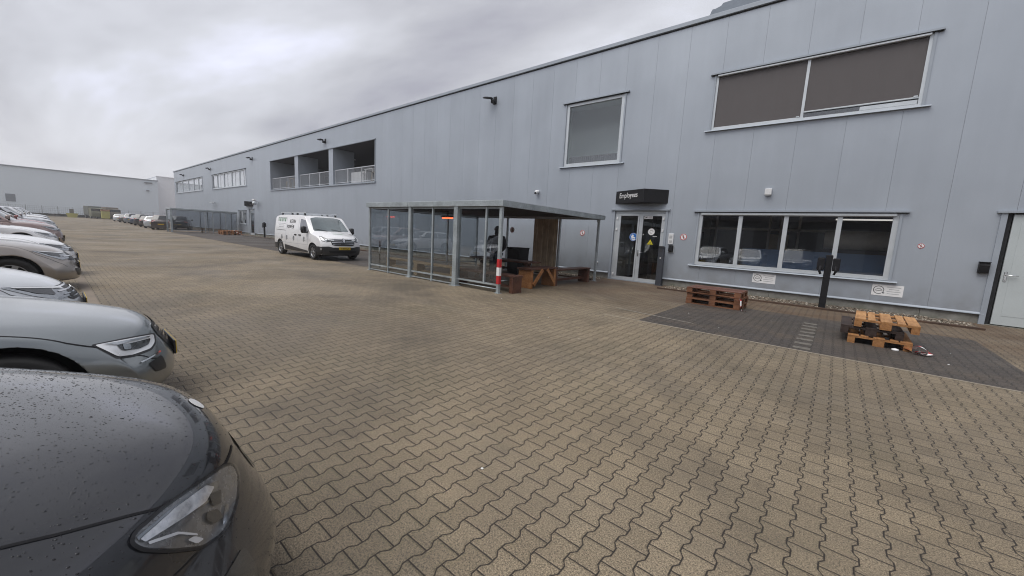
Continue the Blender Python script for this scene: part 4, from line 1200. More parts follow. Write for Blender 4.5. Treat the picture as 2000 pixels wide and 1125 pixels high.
# --- slate grey estate beside it
def second_car():
    st = dict(STYLES['estate']); st['zt'] = [(-4.7, .90), (-4.55, 1.02), (-3.9, 1.02), (-1.6, .96), (-1.2, .905), (-.60, .81), (-.28, .75), (-.10, .70), (-.03, .64), (0, .58)]
    st['hl'] = .69
    root = thing('parked_car', 'slate grey car with sharp white headlight, second from the camera', 'car', (-4.60, .66, 0), 0, GC); root['paintmat'] = 'slate_grey_car_paint'
    body, cabin = car_shape(st, 3, .30)
    for o in (body, cabin): o.data.materials.clear(); o.data.materials.append(PAINT['slate']); o.parent = root
    glaze(root, st, cabin)
    bv = bvh_of(body); W = st['W']; hb = W / 2; eye = Vector((4.60, -.66, CAMH))
    def pix(p): return bv.ray_cast(eye, pixdir(*p), 9)[0]
    def lay(pp, off, name, mat, parent, step=.03):
        pts3 = [q for q in (pix(p) for p in pp) if q is not None]; outs = []
        for sg in (1, -1):
            d = Vector((-.72 * sg, -.60, -.25)).normalized(); du = d.cross(Vector((0, 0, 1))).normalized(); dv = du.cross(d).normalized(); org = Vector((sg * hb, 0, .7)) - d
            poly = [((Vector((q.x * sg, q.y, q.z)) - org).dot(du), (Vector((q.x * sg, q.y, q.z)) - org).dot(dv)) for q in pts3]
            outs.append(patch(bv, poly, org, du, dv, d, off, name, mat, parent[0 if sg > 0 else 1] if isinstance(parent, list) else parent, step))
        return outs
    HL = [(177, 674), (240, 661), (302, 650), (305, 670), (296, 684), (262, 697), (228, 701)]
    lay(rounded(HL, 4, 2), .003, 'lamp_seal', M_BLACKTRIM, root, .02)
    IN = [(184, 675), (240, 664), (299, 653), (301, 669), (293, 681), (260, 693), (229, 697)]
    hl = lay(rounded(IN, 4, 2), .006, 'headlight', M_LED, root, .02)
    lay(rounded([(226, 674), (250, 672), (292, 661), (288, 674), (272, 681), (240, 686), (232, 682)], 3, 2), .010, 'reflector', M_LAMPDARK, hl, .02)
    lay(rounded([(236, 672), (252, 673), (254, 682), (240, 684)], 3, 2), .013, 'projector_lens', M_LAMPMID, hl, .02)
    lay(rounded([(198, 674), (240, 667), (290, 657), (288, 660), (242, 671), (228, 675)], 1, 1), .013, 'reflector', M_LAMPMID, hl, .02)
    for sg in (1, -1):
        seam(bv, [(sg * hb * .90, -1.2, 3), (sg * hb * .885, -.62, 3), (sg * hb * .85, -.45, 3), (sg * hb * .72, -.20, 3), (sg * hb * .62, -.12, 3)], (0, 0, -1), .010, .002, 'panel_joint', M_DARK, root)
        d = Vector((-sg * .5, -.86, 0)).normalized(); du = Vector((d.y, -d.x, 0)); org = Vector((sg * hb * .8, -.1, 0)) - d
        patch(bv, rounded([(-.06, .44), (.14, .45), (.14, .34), (-.02, .36)], .03), org, du, (0, 0, 1), d, .005, 'side_intake', M_BLACKTRIM, root, .04)
        patch(bv, [(-.10, .460), (.15, .470), (.15, .478), (-.10, .468)], org, du, (0, 0, 1), d, .010, 'trim_strip', M_CHROME, root, .04)
    g = rounded([(-.32, .64), (.32, .64), (.36, .56), (.28, .38), (-.28, .38), (-.36, .56)], .05)
    gr = patch(bv, g, (0, 1, 0), (1, 0, 0), (0, 0, 1), (0, -1, 0), .006, 'grille', M_BLACKTRIM, root, .05)
    for k in range(6): patch(bv, [(-.29, .62 - k * .040), (.29, .62 - k * .040), (.29, .628 - k * .040), (-.29, .628 - k * .040)], (0, 1, 0), (1, 0, 0), (0, 0, 1), (0, -1, 0), .016, 'grille_slat', M_CHROME, gr, .05)
    b = MB(); b.box(-.26, .26, 0, .006, -.055, .055, M_PLATE); b.box(-.265, .265, -.012, -.0005, -.06, .06, M_BLACKTRIM); b.build('number_plate', None, root, False, (0, bv.ray_cast(Vector((0, 1, .42)), Vector((0, -1, 0)))[0].y + .012, .42))
    cut_arches(body, [(st['wy'][0], .335), (st['wy'][1], .335)], .39, W, M_INNER)
    for sg in (-1, 1):
        for y in st['wy']: wheel(root, sg * (W / 2 - .12), y, st['wr'], sg)
    del root['paintmat']
second_car()
# --- the rest of the row
estate = make_car('estate', 'silver white car with chrome-barred grille, third from the camera', PAINT['silver'], GC, front='slats')
estate.location = (-7.12, .28, 0)
hatch = make_car('hatch', 'taupe hatchback after the gap in the row', PAINT['taupe'], GC, front='bar')
hatch.location = (-12.1, .42, 0)
suv = make_car('suv', 'dull rose pink car with dark windows farther along the row', PAINT['rose'], GC, front='slats')
suv.location = (-25.3, .52, 0)
def add(src, x, y, rz, label, mat, group=GC):
    o = dup(src, (x, y, 0), rz, label, group); repaint(o, PAINT[mat]); return o
row = [(hatch, -14.7, .50, 'white', 'white car directly behind the taupe hatchback'), (estate, -22.7, .36, 'white', 'bright white estate car in front of the rose pink one'),
       (suv, -27.9, .30, 'grey', 'grey car right behind the dull rose one'), (estate, -33.2, .45, 'silver', 'pale silver car in the middle of the row'),
       (hatch, -35.8, .35, 'red', 'red hatchback between two silver cars'), (suv, -38.4, .55, 'silver', 'tall silver car behind the red hatchback'),
       (estate, -43.6, .40, 'grey', 'grey estate car standing alone towards the far end'), (suv, -51.4, .45, 'white', 'white tall car towards the far end of the row'),
       (hatch, -56.6, .4, 'black', 'black hatchback near the far end of the row'), (suv, -64.5, .5, 'silver', 'last silver car of the row, nearest the fence')]
for s_, x, y, mt, lb in row: add(s_, x, y, 0, lb, mt)
# cars on the other side of the camera, seen only as reflections in the panes
for s_, x, mt, lb in ((estate, 3.4, 'silver', 'silver car parked to the right of the camera'), (hatch, 6.0, 'white', 'white car two bays right of the camera'), (suv, 8.6, 'grey', 'grey car three bays right of the camera'), (hatch, 11.2, 'black', 'black car four bays right of the camera')):
    add(s_, x, .3, 0, lb, mt)
# cars beyond the far shelter, tails towards the yard
GF = 'cars parked beyond the far shelter'
def tail_at(src, x, y, rz, label, mat):
    L_ = STYLES[{'suv': 'suv'}.get(src, src)]['L']; f = Vector((-math.sin(rz), math.cos(rz), 0))
    p = Vector((x, y, 0)) + f * L_
    return add({'suv': suv, 'estate': estate, 'hatch': hatch}[src], p.x, p.y, rz, label, mat, GF)
for src, x, y, mt, lb in (('suv', -57.2, 8.25, 'brown', 'dark brown tall car, its tail to us, beside the far shelter'), ('estate', -63.4, 8.4, 'silver', 'silver estate left of the dark brown tall car'),
        ('hatch', -69.5, 8.7, 'brown', 'dark brown hatchback left of the silver estate, far off'), ('suv', -76.0, 8.9, 'black', 'black tall car farther along the far right row'),
        ('estate', -83.0, 9.2, 'blue', 'dark blue estate in the far right row'), ('suv', -91.0, 9.3, 'grey', 'grey tall car beyond the dark blue estate'), ('hatch', -100.0, 9.5, 'black', 'small black hatchback far along the right row'),
        ('estate', -110.0, 9.6, 'silver', 'small silver estate, farthest of the right row'),
        ('suv', -60.5, 10.3, 'black', 'black car half hidden behind the dark brown one')):
    tail_at(src, x, y, R(74), lb, mt)

# ------------------------------------------------------------------ delivery van
def make_van():
    root = thing('delivery_van', 'white delivery van with black lettering and roof bars parked before the shelter', 'van', (-16.62, 8.42, 0), R(-90))
    wp = paint('white_van_paint', (.84, .845, .86), 0)
    L, W = 5.15, 1.96
    prof = [(-L, 1.80), (-L + .10, 1.90), (-4.4, 1.955), (-2.4, 1.955), (-1.98, 1.93), (-1.75, 1.87), (-1.45, 1.66), (-1.05, 1.33), (-.92, 1.235), (-.75, 1.20), (-.40, 1.12), (-.16, 1.03), (-.04, .93), (0, .82)]
    av = [-1, -.95, -.82, -.5, -.2, .2, .5, .82, .95, 1]
    bvs = [-L, -L + .05, -L + .25, -L + .8, -3.6, -3.0, -2.4, -2.1, -1.9, -1.72, -1.45, -1.15, -.98, -.88, -.74, -.5, -.3, -.15, -.05, 0]
    cv = [-1, -.88, -.6, -.25, .1, .4, .7, .9, .97, 1]
    def fn(a, b, c):
        ztop = curve(prof, b); t = (c + 1) / 2
        crown = (.03 + .05 * sstep((b + 1.9) / 1.2)) * abs(a) ** 2.4
        z = lerp(.24, ztop - crown * max(0, c), t)
        side = curve([(.2, .955), (.45, .99), (.8, 1.0), (1.1, .985), (1.5, .93), (1.95, .85)], z)
        endn = 1 - .09 * sstep((b + .9) / .9) - .02 * sstep((-L + .4 - b) / .4)
        wn = sstep((b + 1.2) / 1.2); ws = sstep((b + 2.1) / .9) * (1 - sstep((b + .7) / .5))
        y = b - (.30 * wn + .18 * ws * c) * abs(a) ** 2.5 - .04 * wn * wn * (c + .1) ** 2
        return Vector((a * W / 2 * side * endn, y, z))
    body = cage(av, bvs, cv, fn, 3, 'body'); body.data.materials.clear(); body.data.materials.append(wp); body.parent = root
    bv = bvh_of(body); hb = W / 2
    F = dict(org=(0, 1, 0), du=(1, 0, 0), dv=(0, 0, 1), dirn=(0, -1, 0))
    def front(poly, off, name, mat, par=root, step=.06): return patch(bv, poly, F['org'], F['du'], F['dv'], F['dirn'], off, name, mat, par, step)
    def side(sg, poly, off, name, mat, par=root, step=.08): return patch(bv, poly, (sg * 3, 0, 0), (0, 1, 0), (0, 0, 1), (-sg, 0, 0), off, name, mat, par, step)
    M_VWS = simple('van_windscreen', (.10, .13, .135), .03, 0, .35, 1.2, Coat_Weight=1.0, Coat_Roughness=.01, IOR=1.8)  # lighter base colour carries the sky reflection and pale interior
    ws = front(rounded([(-.80, 1.25), (.80, 1.25), (.69, 1.80), (.40, 1.86), (-.40, 1.86), (-.69, 1.80)], .06), .006, 'windscreen', M_VWS)
    w2 = MB()
    for x in (-.35, .30):
        h = bv.ray_cast(Vector((x, 1, 1.25)), Vector((0, -1, 0)))[0]; h2 = bv.ray_cast(Vector((x + .42, 1, 1.33)), Vector((0, -1, 0)))[0]
        w2.tube([h + Vector((0, .02, .015)), h2 + Vector((0, .02, .015))], .008, 6)
    w2.build('wiper', M_BLACKTRIM, root)
    # grille with bright bars, diamond emblem, lamps, black bumper, plate
    gr = front(rounded([(-.56, .955), (.56, .955), (.50, .70), (.40, .655), (-.40, .655), (-.50, .70)], .03), .006, 'grille', M_BLACKTRIM)
    for z, w in ((.935, .54), (.865, .52), (.795, .50), (.725, .46)):
        front([(-w, z - .009), (w, z - .009), (w, z + .009), (-w, z + .009)], .018, 'grille_slat', M_CHROME, gr)
    front([(.085, .87), (0, .99), (-.085, .87), (0, .75)], .022, 'emblem_backing', M_BLACKTRIM, gr, .04)
    em = front([(.062, .87), (0, .965), (-.062, .87), (0, .775)], .028, 'emblem', M_CHROME, root, .04)
    front([(.022, .87), (0, .91), (-.022, .87), (0, .83)], .033, 'emblem_centre', M_BLACKTRIM, em, .03)
    front(rounded([(-.97, .60), (-.62, .625), (-.50, .585), (.50, .585), (.62, .625), (.97, .60), (.97, .22), (-.97, .22)], .02), .010, 'front_bumper', M_BLACKTRIM)
    front([(-.62, .44), (.62, .44), (.58, .34), (-.58, .34)], .016, 'lower_intake', M_DARK)
    hz = bv.ray_cast(Vector((0, 1, .53)), Vector((0, -1, 0)))[0]
    b = MB(); b.box(-.26, .26, -.006, .006, -.06, .06, M_PLATE); pl = b.build('number_plate', None, root, False, (0, hz.y + .03, .545))
    text_mesh('V-884-GX', .10, 'plate_lettering', M_PLATEINK, pl, Matrix.Translation((0, .008, -.036)) @ Matrix(((-1, 0, 0, 0), (0, 0, 1, 0), (0, 1, 0, 0), (0, 0, 0, 1))), .001, 'CENTER', .9)
    for sg in (-1, 1):
        d = Vector((-sg * .62, -.78, 0)).normalized(); du = Vector((d.y, -d.x, 0)); org = Vector((sg * hb * .80, -.12, 0)) - d * 1.2
        q = lambda P_: [((-u) if sg < 0 else u, z) for u, z in P_]
        hl = patch(bv, q(rounded([(-.33, 1.05), (-.22, 1.03), (.02, .955), (.32, .93), (.30, .86), (.02, .80), (-.18, .845)], .03)), org, du, (0, 0, 1), d, .008, 'headlight', M_LAMPDARK, root, .05)
        patch(bv, q([(-.30, 1.025), (-.22, 1.01), (-.10, .90), (.02, .845), (.0, .82), (-.15, .86)]), org, du, (0, 0, 1), d, .013, 'light_strip', M_LED, hl, .04)
        patch(bv, q([(.04, .925), (.29, .91), (.28, .885), (.06, .89)]), org, du, (0, 0, 1), d, .013, 'light_strip', M_LED, hl, .04)
        patch(bv, q(rounded([(-.05, .92), (.03, .92), (.03, .86), (-.05, .86)], .03)), org, du, (0, 0, 1), d, .016, 'projector_lens', M_LAMPMID, hl, .03)
        # bumper corner and dark lower flank
        side(sg, [(-.80, .60), (-.30, .60), (-.02, .60), (-.02, .25), (-.50, .25)], .009, 'bumper_corner', M_BLACKTRIM)
        side(sg, [(-3.86, .52), (-1.40, .36), (-1.40, .28), (-3.86, .28)], .008, 'lower_cladding', M_BLACKTRIM)
        side(sg, [(-L + .05, .56), (-4.72, .56), (-4.72, .28), (-L + .05, .28)], .008, 'lower_cladding', M_BLACKTRIM)
        sw = side(sg, rounded([(-2.22, 1.24), (-1.33, 1.16), (-1.30, 1.24), (-1.72, 1.70), (-2.22, 1.76)], .06), .006, 'side_window', M_CARGLASS)
        b = MB(); b.box(-.11, .11, -.10, .06, -.15, .15, None, .045); mo = b.build('wing_mirror', M_BLACKTRIM, root, True, (sg * (hb + .12), -1.42, 1.28))
        b = MB(); b.bar((0, 0, -.10), (-sg * .18, .0, -.12), .09, .06); b.build('mirror_arm', M_BLACKTRIM, mo)
        for y, z in ((-2.16, 1.02), (-2.62, 1.02)):
            b = MB(); h = bv.ray_cast(Vector((sg * 3, y, z)), Vector((-sg, 0, 0)))[0]; b.box(-.02, .03, -.10, .10, -.03, .03, None, .01); b.build('door_handle', M_BLACKTRIM, root, False, (h.x, y, z))
        for y in (-2.36, -3.72): seam(bv, [(sg * 3, y, .36), (sg * 3, y, 1.86)], (-sg, 0, 0), .010, .002, 'panel_joint', M_TRIM, root)
        seam(bv, [(sg * 3, -1.38, .62), (sg * 3, -1.30, 1.15)], (-sg, 0, 0), .010, .002, 'panel_joint', M_TRIM, root)
        seam(bv, [(sg * 3, -4.9, 1.20), (sg * 3, -3.74, 1.185)], (-sg, 0, 0), .020, .003, 'slide_rail', M_BLACKTRIM, root)
        seam(bv, [(sg * 3, -4.95, .62), (sg * 3, -1.35, .62)], (-sg, 0, 0), .008, .002, 'body_crease', M_TRIM, root)
        # roof bars
        b = MB(); b.bar((sg * .70, -4.85, 2.035), (sg * .70, -3.62, 2.035), .06, .045); b.bar((sg * .70, -3.52, 2.035), (sg * .70, -2.05, 2.035), .06, .045); rb = b.build('roof_bar', M_FRAME, root)
        b = MB()
        for y in (-4.7, -3.57, -3.0, -2.2): b.box(sg * .70 - .03, sg * .70 + .03, y - .04, y + .04, 1.90, 2.02)
        b.build('bar_foot', M_BLACKTRIM, rb)
    for y in (-4.6, -3.57, -2.3):
        b = MB(); b.bar((-.70, y, 2.03), (.70, y, 2.03), .05, .03); b.build('cross_bar', M_FRAME, root)
    front([(-.22, 1.145), (.22, 1.145), (.22, 1.16), (-.22, 1.16)], .006, 'bonnet_lettering', simple('pale_green_print', (.30, .44, .33), .6), root, .05)
    # lettering and small marks on the flanks (right side reads from tail to nose, left from nose to tail)
    GREEN = simple('green_print', (.10, .30, .16), .6); INK = simple('black_print', (.02, .02, .025), .6); GREYP = simple('grey_print', (.22, .23, .24), .6)
    for sg in (1, -1):
        def lay_text(body_, y, z, size, mat, name, sx=1.0):
            h = bv.ray_cast(Vector((sg * 3, y, z + size * .35)), Vector((-sg, 0, 0)))
            p, nr = h[0], h[1]
            if nr.x * sg < 0: nr = -nr
            t = Vector((0, 1, 0)) * sg; up = nr.cross(t).normalized()
            if up.z < 0: up = -up
            o_ = p + nr * .012 - up * size * .35
            mw = Matrix(((t.x, up.x, nr.x, o_.x), (t.y, up.y, nr.y, o_.y), (t.z, up.z, nr.z, o_.z), (0, 0, 0, 1)))
            return text_mesh(body_, size, name, mat, root, mw, .0015, 'LEFT', sx)
        y0 = -3.35 if sg > 0 else -2.50
        y1 = -3.62 if sg > 0 else -2.50
        lay_text('R\u039eITH', y0, 1.545, .23, INK, 'lettering', .95)
        lay_text('POW\u039eR', y1, 1.295, .23, INK, 'lettering', .95)
        b = MB()
        def mark(y, z, w, hh, mat):
            h = bv.ray_cast(Vector((sg * 3, y, z)), Vector((-sg, 0, 0)))[0]; x = h.x + sg * .004
            b.box(min(x, x + sg * .003), max(x, x + sg * .003), y, y + w, z, z + hh, mat)
        for i in range(5): mark(-4.72 + i * .20, 1.60, .05, .13, GREEN); mark(-4.76 + i * .20, 1.74, .13, .03, GREEN)
        mark(-4.78, 1.785, .98, .012, GREYP)
        for i, (a, w) in enumerate(((-4.75, .90), (-4.6, .62), (-4.6, .58))): mark(a, 1.50 - i * .085, w, .014, GREYP)
        for a in (-4.30, -3.72, -2.95, -1.85):
            for k in range(3): mark(a + .03 * k, .80 + .06 * k, .26 - .06 * k, .02, GREYP)
            mark(a + .08, .74, .07, .22, GREYP)
        b.build('flank_print', None, root)
    # tail
    for sg in (-1, 1):
        patch(bv, [(sg * .82, .80), (sg * .94, .80), (sg * .90, 1.35), (sg * .80, 1.35)], (0, -L - 1, 0), (1, 0, 0), (0, 0, 1), (0, 1, 0), .006, 'tail_lamp', M_TAIL, root, .06)
    cut_arches(body, [(-.93, .345), (-4.43, .345)], .405, W, M_INNER)
    for sg in (-1, 1):
        for y in (-.93, -4.43): wheel(root, sg * (hb - .13), y, .335, sg, .22, 6)
    # the flank decals are laid before the arches are cut; the floor pan closes the underside
    b = MB(); b.box(-.7, .7, -L + .3, -.4, .20, .30); b.build('floor_pan', M_DARK, root)
    return root
make_van().scale = (1, 1.035, 1)

# ------------------------------------------------------------------ shelter
M_ROOFUNDER = simple('shelter_soffit', (.10, .095, .09), .85, 0, .2, 2)
def make_shelter():
    root = thing('smoking_shelter', 'flat-roofed galvanised shelter with tinted glass beside the white van', 'shelter', (-6.68, 7.52, 0))
    X0, X1, Y0, Y1, Z = -6.42, 0.0, 0.0, 5.55, 2.25
    b = MB()
    b.box(X0 - .06, X1 + .06, Y0 - .05, Y0 + .02, Z, Z + .155, None, .006); b.box(X0 - .06, X1 + .06, Y1 - .02, Y1 + .05, Z, Z + .155, None, .006)
    b.box(X0 - .06, X0 + .01, Y0 + .02, Y1 - .02, Z, Z + .155); b.box(X1 - .01, X1 + .06, Y0 + .02, Y1 - .02, Z, Z + .155)
    for x in (-4.0, -1.75): b.box(x - .012, x + .012, Y0 - .056, Y0 - .0505, Z + .005, Z + .15)
    b.build('fascia', M_GALV, root)
    b = MB(); b.box(X0 + .01, X1 - .01, Y0 + .02, Y1 - .02, Z + .10, Z + .135); b.build('roof_sheet', M_ROOFUNDER, root)
    b = MB()
    for y in (.9, 1.8, 2.75, 3.7, 4.6): b.box(X0 + .01, X1 - .01, y - .03, y + .03, Z + .03, Z + .10)
    b.build('roof_joist', M_ROOFUNDER, root)
    def post(x, y, w=.08):
        b = MB(); b.box(x - w / 2, x + w / 2, y - w / 2, y + w / 2, .012, Z, None, .004); b.box(x - w * .9, x + w * .9, y - w * .9, y + w * .9, 0, .012)
        return b.build('post', M_GALV, root)
    fr = [-6.38, -3.95, -3.845, -1.79, -1.70, -.04]
    for x, w in ((-6.37, .07), (-3.92, .115), (-1.715, .16)): post(x, .04, w)
    post(-.045, .04, .085)
    for y in (1.85, 3.7): post(-6.38, y, .07)
    for x in (-6.38, -4.5, -3.0, -1.80, -.13): post(x, 5.49, .075)
    # glazed fields along the front: mullion, top and bottom rail, pane
    def field(a, c, zb, low, axis='x', at=.05):
        for z0_, z1_ in ((zb, zb + .045), (Z - .055, Z - .012)) + (((.03, .06),) if low else ()):
            b = MB()
            if axis == 'x': b.box(a, c, at - .02, at + .02, z0_, z1_)
            else: b.box(at - .02, at + .02, a, c, z0_, z1_)
            b.build('rail', M_GALV, root)
        g = MB()
        if axis == 'x': g.box(a + .004, c - .004, at - .004, at + .004, zb + .045, Z - .055)
        else: g.box(at - .004, at + .004, a + .004, c - .004, zb + .045, Z - .055)
        g.build('pane', G_SHEL, root)
        if low:
            g = MB()
            if axis == 'x': g.box(a + .004, c - .004, at - .004, at + .004, .06, zb)
            else: g.box(at - .004, at + .004, a + .004, c - .004, .06, zb)
            g.build('pane', G_SHEL, root)
    for a, c, low, mull in ((-6.335, -3.98, True, -5.19), (-3.86, -1.80, True, -2.81), (-1.635, -.09, False, -.575)):
        field(a, mull - .025, .19, low); field(mull + .025, c, .19, low)
        b = MB(); b.box(mull - .025, mull + .025, .02, .08, .0 if low else .19, Z - .012); b.build('mullion', M_GALV, root)
    b = MB(); b.tube([(-1.63, .06, .10), (-.05, .06, .10)], .017, 8); b.build('foot_rail', M_GALV, root)
    b = MB(); b.tube([(-.05, .10, .32), (-.05, .62, .32)], .015, 8); b.build('foot_rail', M_GALV, root)
    for a, c in ((.08, 1.81), (1.89, 3.66), (3.74, 5.45)): field(a, c, .19, True, 'y', -6.38)
    # timber screen at the back
    b = MB(); wm = wood_mat('screen_timber', (.40, .31, .20), (.66, .54, .38), 2, .8)
    x = -2.98; i = 0
    while x < -1.86:
        b.box(x, x + .145, 5.40 + .018 * (i % 2), 5.425 + .018 * (i % 2), .08, Z - .01); x += .14; i += 1
    b.build('timber_screen', wm, root)
    # red and white reflective bands on the corner post
    for z, mat in ((.90, M_RED), (.68, M_SIGNW), (.46, M_RED)):
        b = MB(); b.box(-.092, .002, -.007, .087, z - .22 + .002, z, None, .003); b.build('reflective_band', mat, root)
    # corner gusset
    b = MB(); b.prism([(5.44, Z - .005), (5.30, Z - .005), (5.44, Z - .15)], 'X', -.14, -.12); b.build('gusset', M_GALV, root)
    return root
sh = make_shelter()
def far_shelter():
    root = thing('smoking_shelter', 'far flat-roofed glazed shelter at the distant end of the building', 'shelter', (-51.9, 8.3, 0))
    X0, Y1, Z = -2.0, 5.6, 2.25
    b = MB(); b.box(X0 - .05, .06, -.06, Y1 + .06, Z, Z + .155, None, .006); b.build('fascia', M_GALV, root)
    b = MB(); b.box(X0, .0, .0, Y1, Z - .02, Z - .002); b.build('soffit', M_ROOFUNDER, root)
    for x in (X0, 0):
        for y in (0, 2.75, 3.4, 4.55, Y1):
            b = MB(); w = .07 if y else .16; b.box(x - .04, x + .04, y - w / 2, y + w / 2, 0, Z - .02); b.build('post', M_GALV, root)
    for a, c in ((.09, 2.70), (2.79, 3.36), (3.45, 4.51), (4.59, Y1 - .04)):
        b = MB(); b.box(-.02, .02, a, c, .17, .22); b.build('rail', M_GALV, root)
        b = MB(); b.box(-.02, .02, a, c, Z - .07, Z - .022); b.build('rail', M_GALV, root)
        b = MB(); b.box(-.005, .005, a, c, .22, Z - .07); b.build('pane', glass('dark_far_glass', (.62, .64, .66), 1.4), root)
    b = MB(); b.box(X0 + .04, -.04, -.02, .02, .22, Z - .07); b.build('pane', G_SHEL, root)
    return root
far_shelter()
# heater glowing red under the roof
ht = thing('infrared_heater', 'glowing red infrared heater hanging under the shelter roof', 'heater', (-11.2, 9.6, 2.02))
b = MB(); b.box(-.32, .32, -.06, .06, .03, .09, M_DARK, .01); b.box(-.02, .02, -.02, .02, .09, .26, M_DARK); b.build('housing', None, ht)
b = MB(); b.tube([(-.27, 0, .012), (.27, 0, .012)], .03, 10); b.build('heating_element', emis('red_heat_glow', (1, .06, .02), 7.0), ht)

# benches
def bench(name, label, loc, rz, length, mat, h=.45, depth=.36, endw=.36, group=None, legs='panel'):
    r_ = thing(name, label, 'bench', loc, rz, group)
    b = MB(); n = 3
    for i in range(n): b.box(-length / 2, length / 2, -depth / 2 + i * depth / n + .004, -depth / 2 + (i + 1) * depth / n - .004, h - .045, h, None, .004)
    b.build('seat', mat, r_)
    for s in (-1, 1):
        b = MB(); x = s * (length / 2 - .10); b.box(x - .06, x + .06, -depth / 2 + .01, depth / 2 - .01, 0, h - .045, None, .004); b.build('leg', mat, r_)
    b = MB(); b.box(-length / 2 + .2, length / 2 - .2, -.03, .03, .12, .20); b.build('stretcher', mat, r_)
    return r_
W_RED = wood_mat('reddish_wet_timber', (.055, .022, .014), (.15, .062, .036), 0, .55)
W_TAN = wood_mat('worn_tan_timber', (.34, .235, .13), (.62, .46, .28), 0, .75)
W_OR = wood_mat('orange_timber', (.22, .085, .025), (.46, .22, .085), 0, .6)
W_PAL = wood_mat('fresh_pallet_timber', (.24, .105, .036), (.46, .23, .085), 0, .7)
W_DK = wood_mat('dark_wet_timber', (.020, .013, .011), (.060, .038, .030), 0, .6)
GB = 'timber benches under the shelter'
bench('timber_bench', 'worn tan bench behind the left pair of glass panes', (-12.05, 8.35, 0), 0, 1.9, W_TAN, group=GB)
bench('timber_bench', 'worn tan bench behind the middle pair of glass panes', (-10.05, 8.22, 0), 0, 2.0, W_TAN, group=GB)
bench('timber_bench', 'reddish bench whose square end shows beside the striped post', (-7.55, 8.0, 0), 0, 2.3, W_RED, .47, .40, group=GB)
bench('timber_bench', 'dark bench running to the wall beside the rear post', (-6.98, 11.45, 0), R(90), 2.3, W_RED, .52, .42, group=GB)
bench('timber_bench', 'dark bench along the rear side of the shelter beside the timber screen', (-10.6, 12.4, 0), 0, 1.8, W_DK, .45, group=GB)
tb = thing('picnic_table', 'reddish timber table behind the benches in the shelter', 'table', (-8.6, 9.9, 0))
b = MB()
for i in range(4): b.box(-1.3, 1.3, -.36 + i * .18, -.36 + i * .18 + .172, .68, .725, None, .004)
b.build('tabletop', W_RED, tb)
for s in (-1, 1):
    b = MB(); b.bar((s * 1.0, -.30, 0), (s * 1.0, .12, .68), .07, .10); b.bar((s * 1.0, .30, 0), (s * 1.0, -.12, .68), .07, .10); b.build('leg', W_RED, tb)
ab = thing('braced_bench', 'orange-brown bench with diagonal braces in front of the timber screen', 'bench', (-7.0, 9.68, 0), R(90))
b = MB(); b.box(-.72, .72, -.26, .26, .55, .60, None, .005); b.build('seat', W_RED, ab)
for s in (-1, 1):
    b = MB(); b.box(s * .60 - .05, s * .60 + .05, -.24, .24, 0, .55, None, .004); b.build('leg', W_OR, ab)
for s in (-1, 1):
    b = MB(); b.bar((s * .55, -.262, .10), (s * .12, -.262, .55), .045, .10); b.build('brace', W_OR, ab)
bench('timber_bench', 'pale worn bench inside the far shelter', (-52.8, 12.0, 0), R(90), 2.4, W_TAN)
bin_ = thing('wheeled_bin', 'black wheeled bin under the shelter roof', 'bin', (-9.3, 11.5, 0))
b = MB(); b.prism([(-.24, .10), (.24, .10), (.29, 1.02), (-.29, 1.02)], 'Y', -.30, .30); b.build('bin_body', M_DARK, bin_)
b = MB(); b.box(-.31, .31, -.34, .32, 1.02, 1.08, None, .02); b.build('lid', M_DARK, bin_)
for s in (-1, 1):
    b = MB(); b.lathe([(.10, -.03), (.10, .03)], 'X', (s * .24, .24, .10), 16); b.build('wheel', M_RUBBER, bin_)
# small round sign and notice on the inner left glass
def no_smoking(loc, label, r=.115, M=None):
    s = MB(); x, y, z = 0, 0, 0
    disc(s, 0, 0, 0, r, M_SIGNW, 28, .003)
    for k in range(32):
        a0, a1 = 2 * math.pi * k / 32, 2 * math.pi * (k + 1) / 32
        s.face([(q * math.cos(a), -.0042, q * math.sin(a)) for q, a in ((r * .97, a0), (r * .97, a1), (r * .80, a1), (r * .80, a0))], M_RED)
    s.box(-r * .08, r * .08, -.006, -.0045, -r * .62, r * .62, M_INK); s.box(-r * .28, r * .28, -.0075, -.0062, -r * .12, -r * .02, M_INK)
    t = MB()
    q = Matrix.Rotation(R(45), 4, 'Y')
    s.box(-r * .82, r * .82, -.009, -.008, -r * .07, r * .07, M_RED, 0, q)
    o = s.build('prohibition_sign', None); o.location = loc; o.data['k'] = 1
    tag(o, label, 'sign', 'round prohibition signs'); 
    return o
no_smoking((-4.24, D - .004, 1.79), 'round red-ringed sign right of the double door')
no_smoking((1.62, D - .004, 1.82), 'small tilted red-ringed sign right of the workshop window', .065)
no_smoking((-8.30, D - .004, 1.78), 'round red-ringed sign on the wall seen through the shelter')
no_smoking((-10.9, 13.0, 1.75), 'round sign hanging deep under the shelter', .12)

# ------------------------------------------------------------------ person under the shelter
def skin(name, verts, edges, radii, mat, parent, root_i=0, subs=2):
    me = bpy.data.meshes.new(name); me.from_pydata(verts, edges, []); o = bpy.data.objects.new(name, me); COL.objects.link(o)
    md = o.modifiers.new('k', 'SKIN'); md.use_smooth_shade = True
    for i, r_ in enumerate(radii):
        me.skin_vertices[0].data[i].radius = r_ if isinstance(r_, tuple) else (r_, r_); me.skin_vertices[0].data[i].use_root = (i == root_i)
    s = o.modifiers.new('s', 'SUBSURF'); s.levels = subs; s.render_levels = subs
    m2 = evaluated_mesh(o); o.modifiers.clear(); o.data = m2; bpy.data.meshes.remove(me)
    m2.materials.clear(); m2.materials.append(mat)
    for p in m2.polygons: p.use_smooth = True
    o.parent = parent
    return o
pr_ = thing('person', 'person in a dark hooded jacket standing under the shelter beside the striped post', 'person', (-8.2, 9.05, 0), R(60))
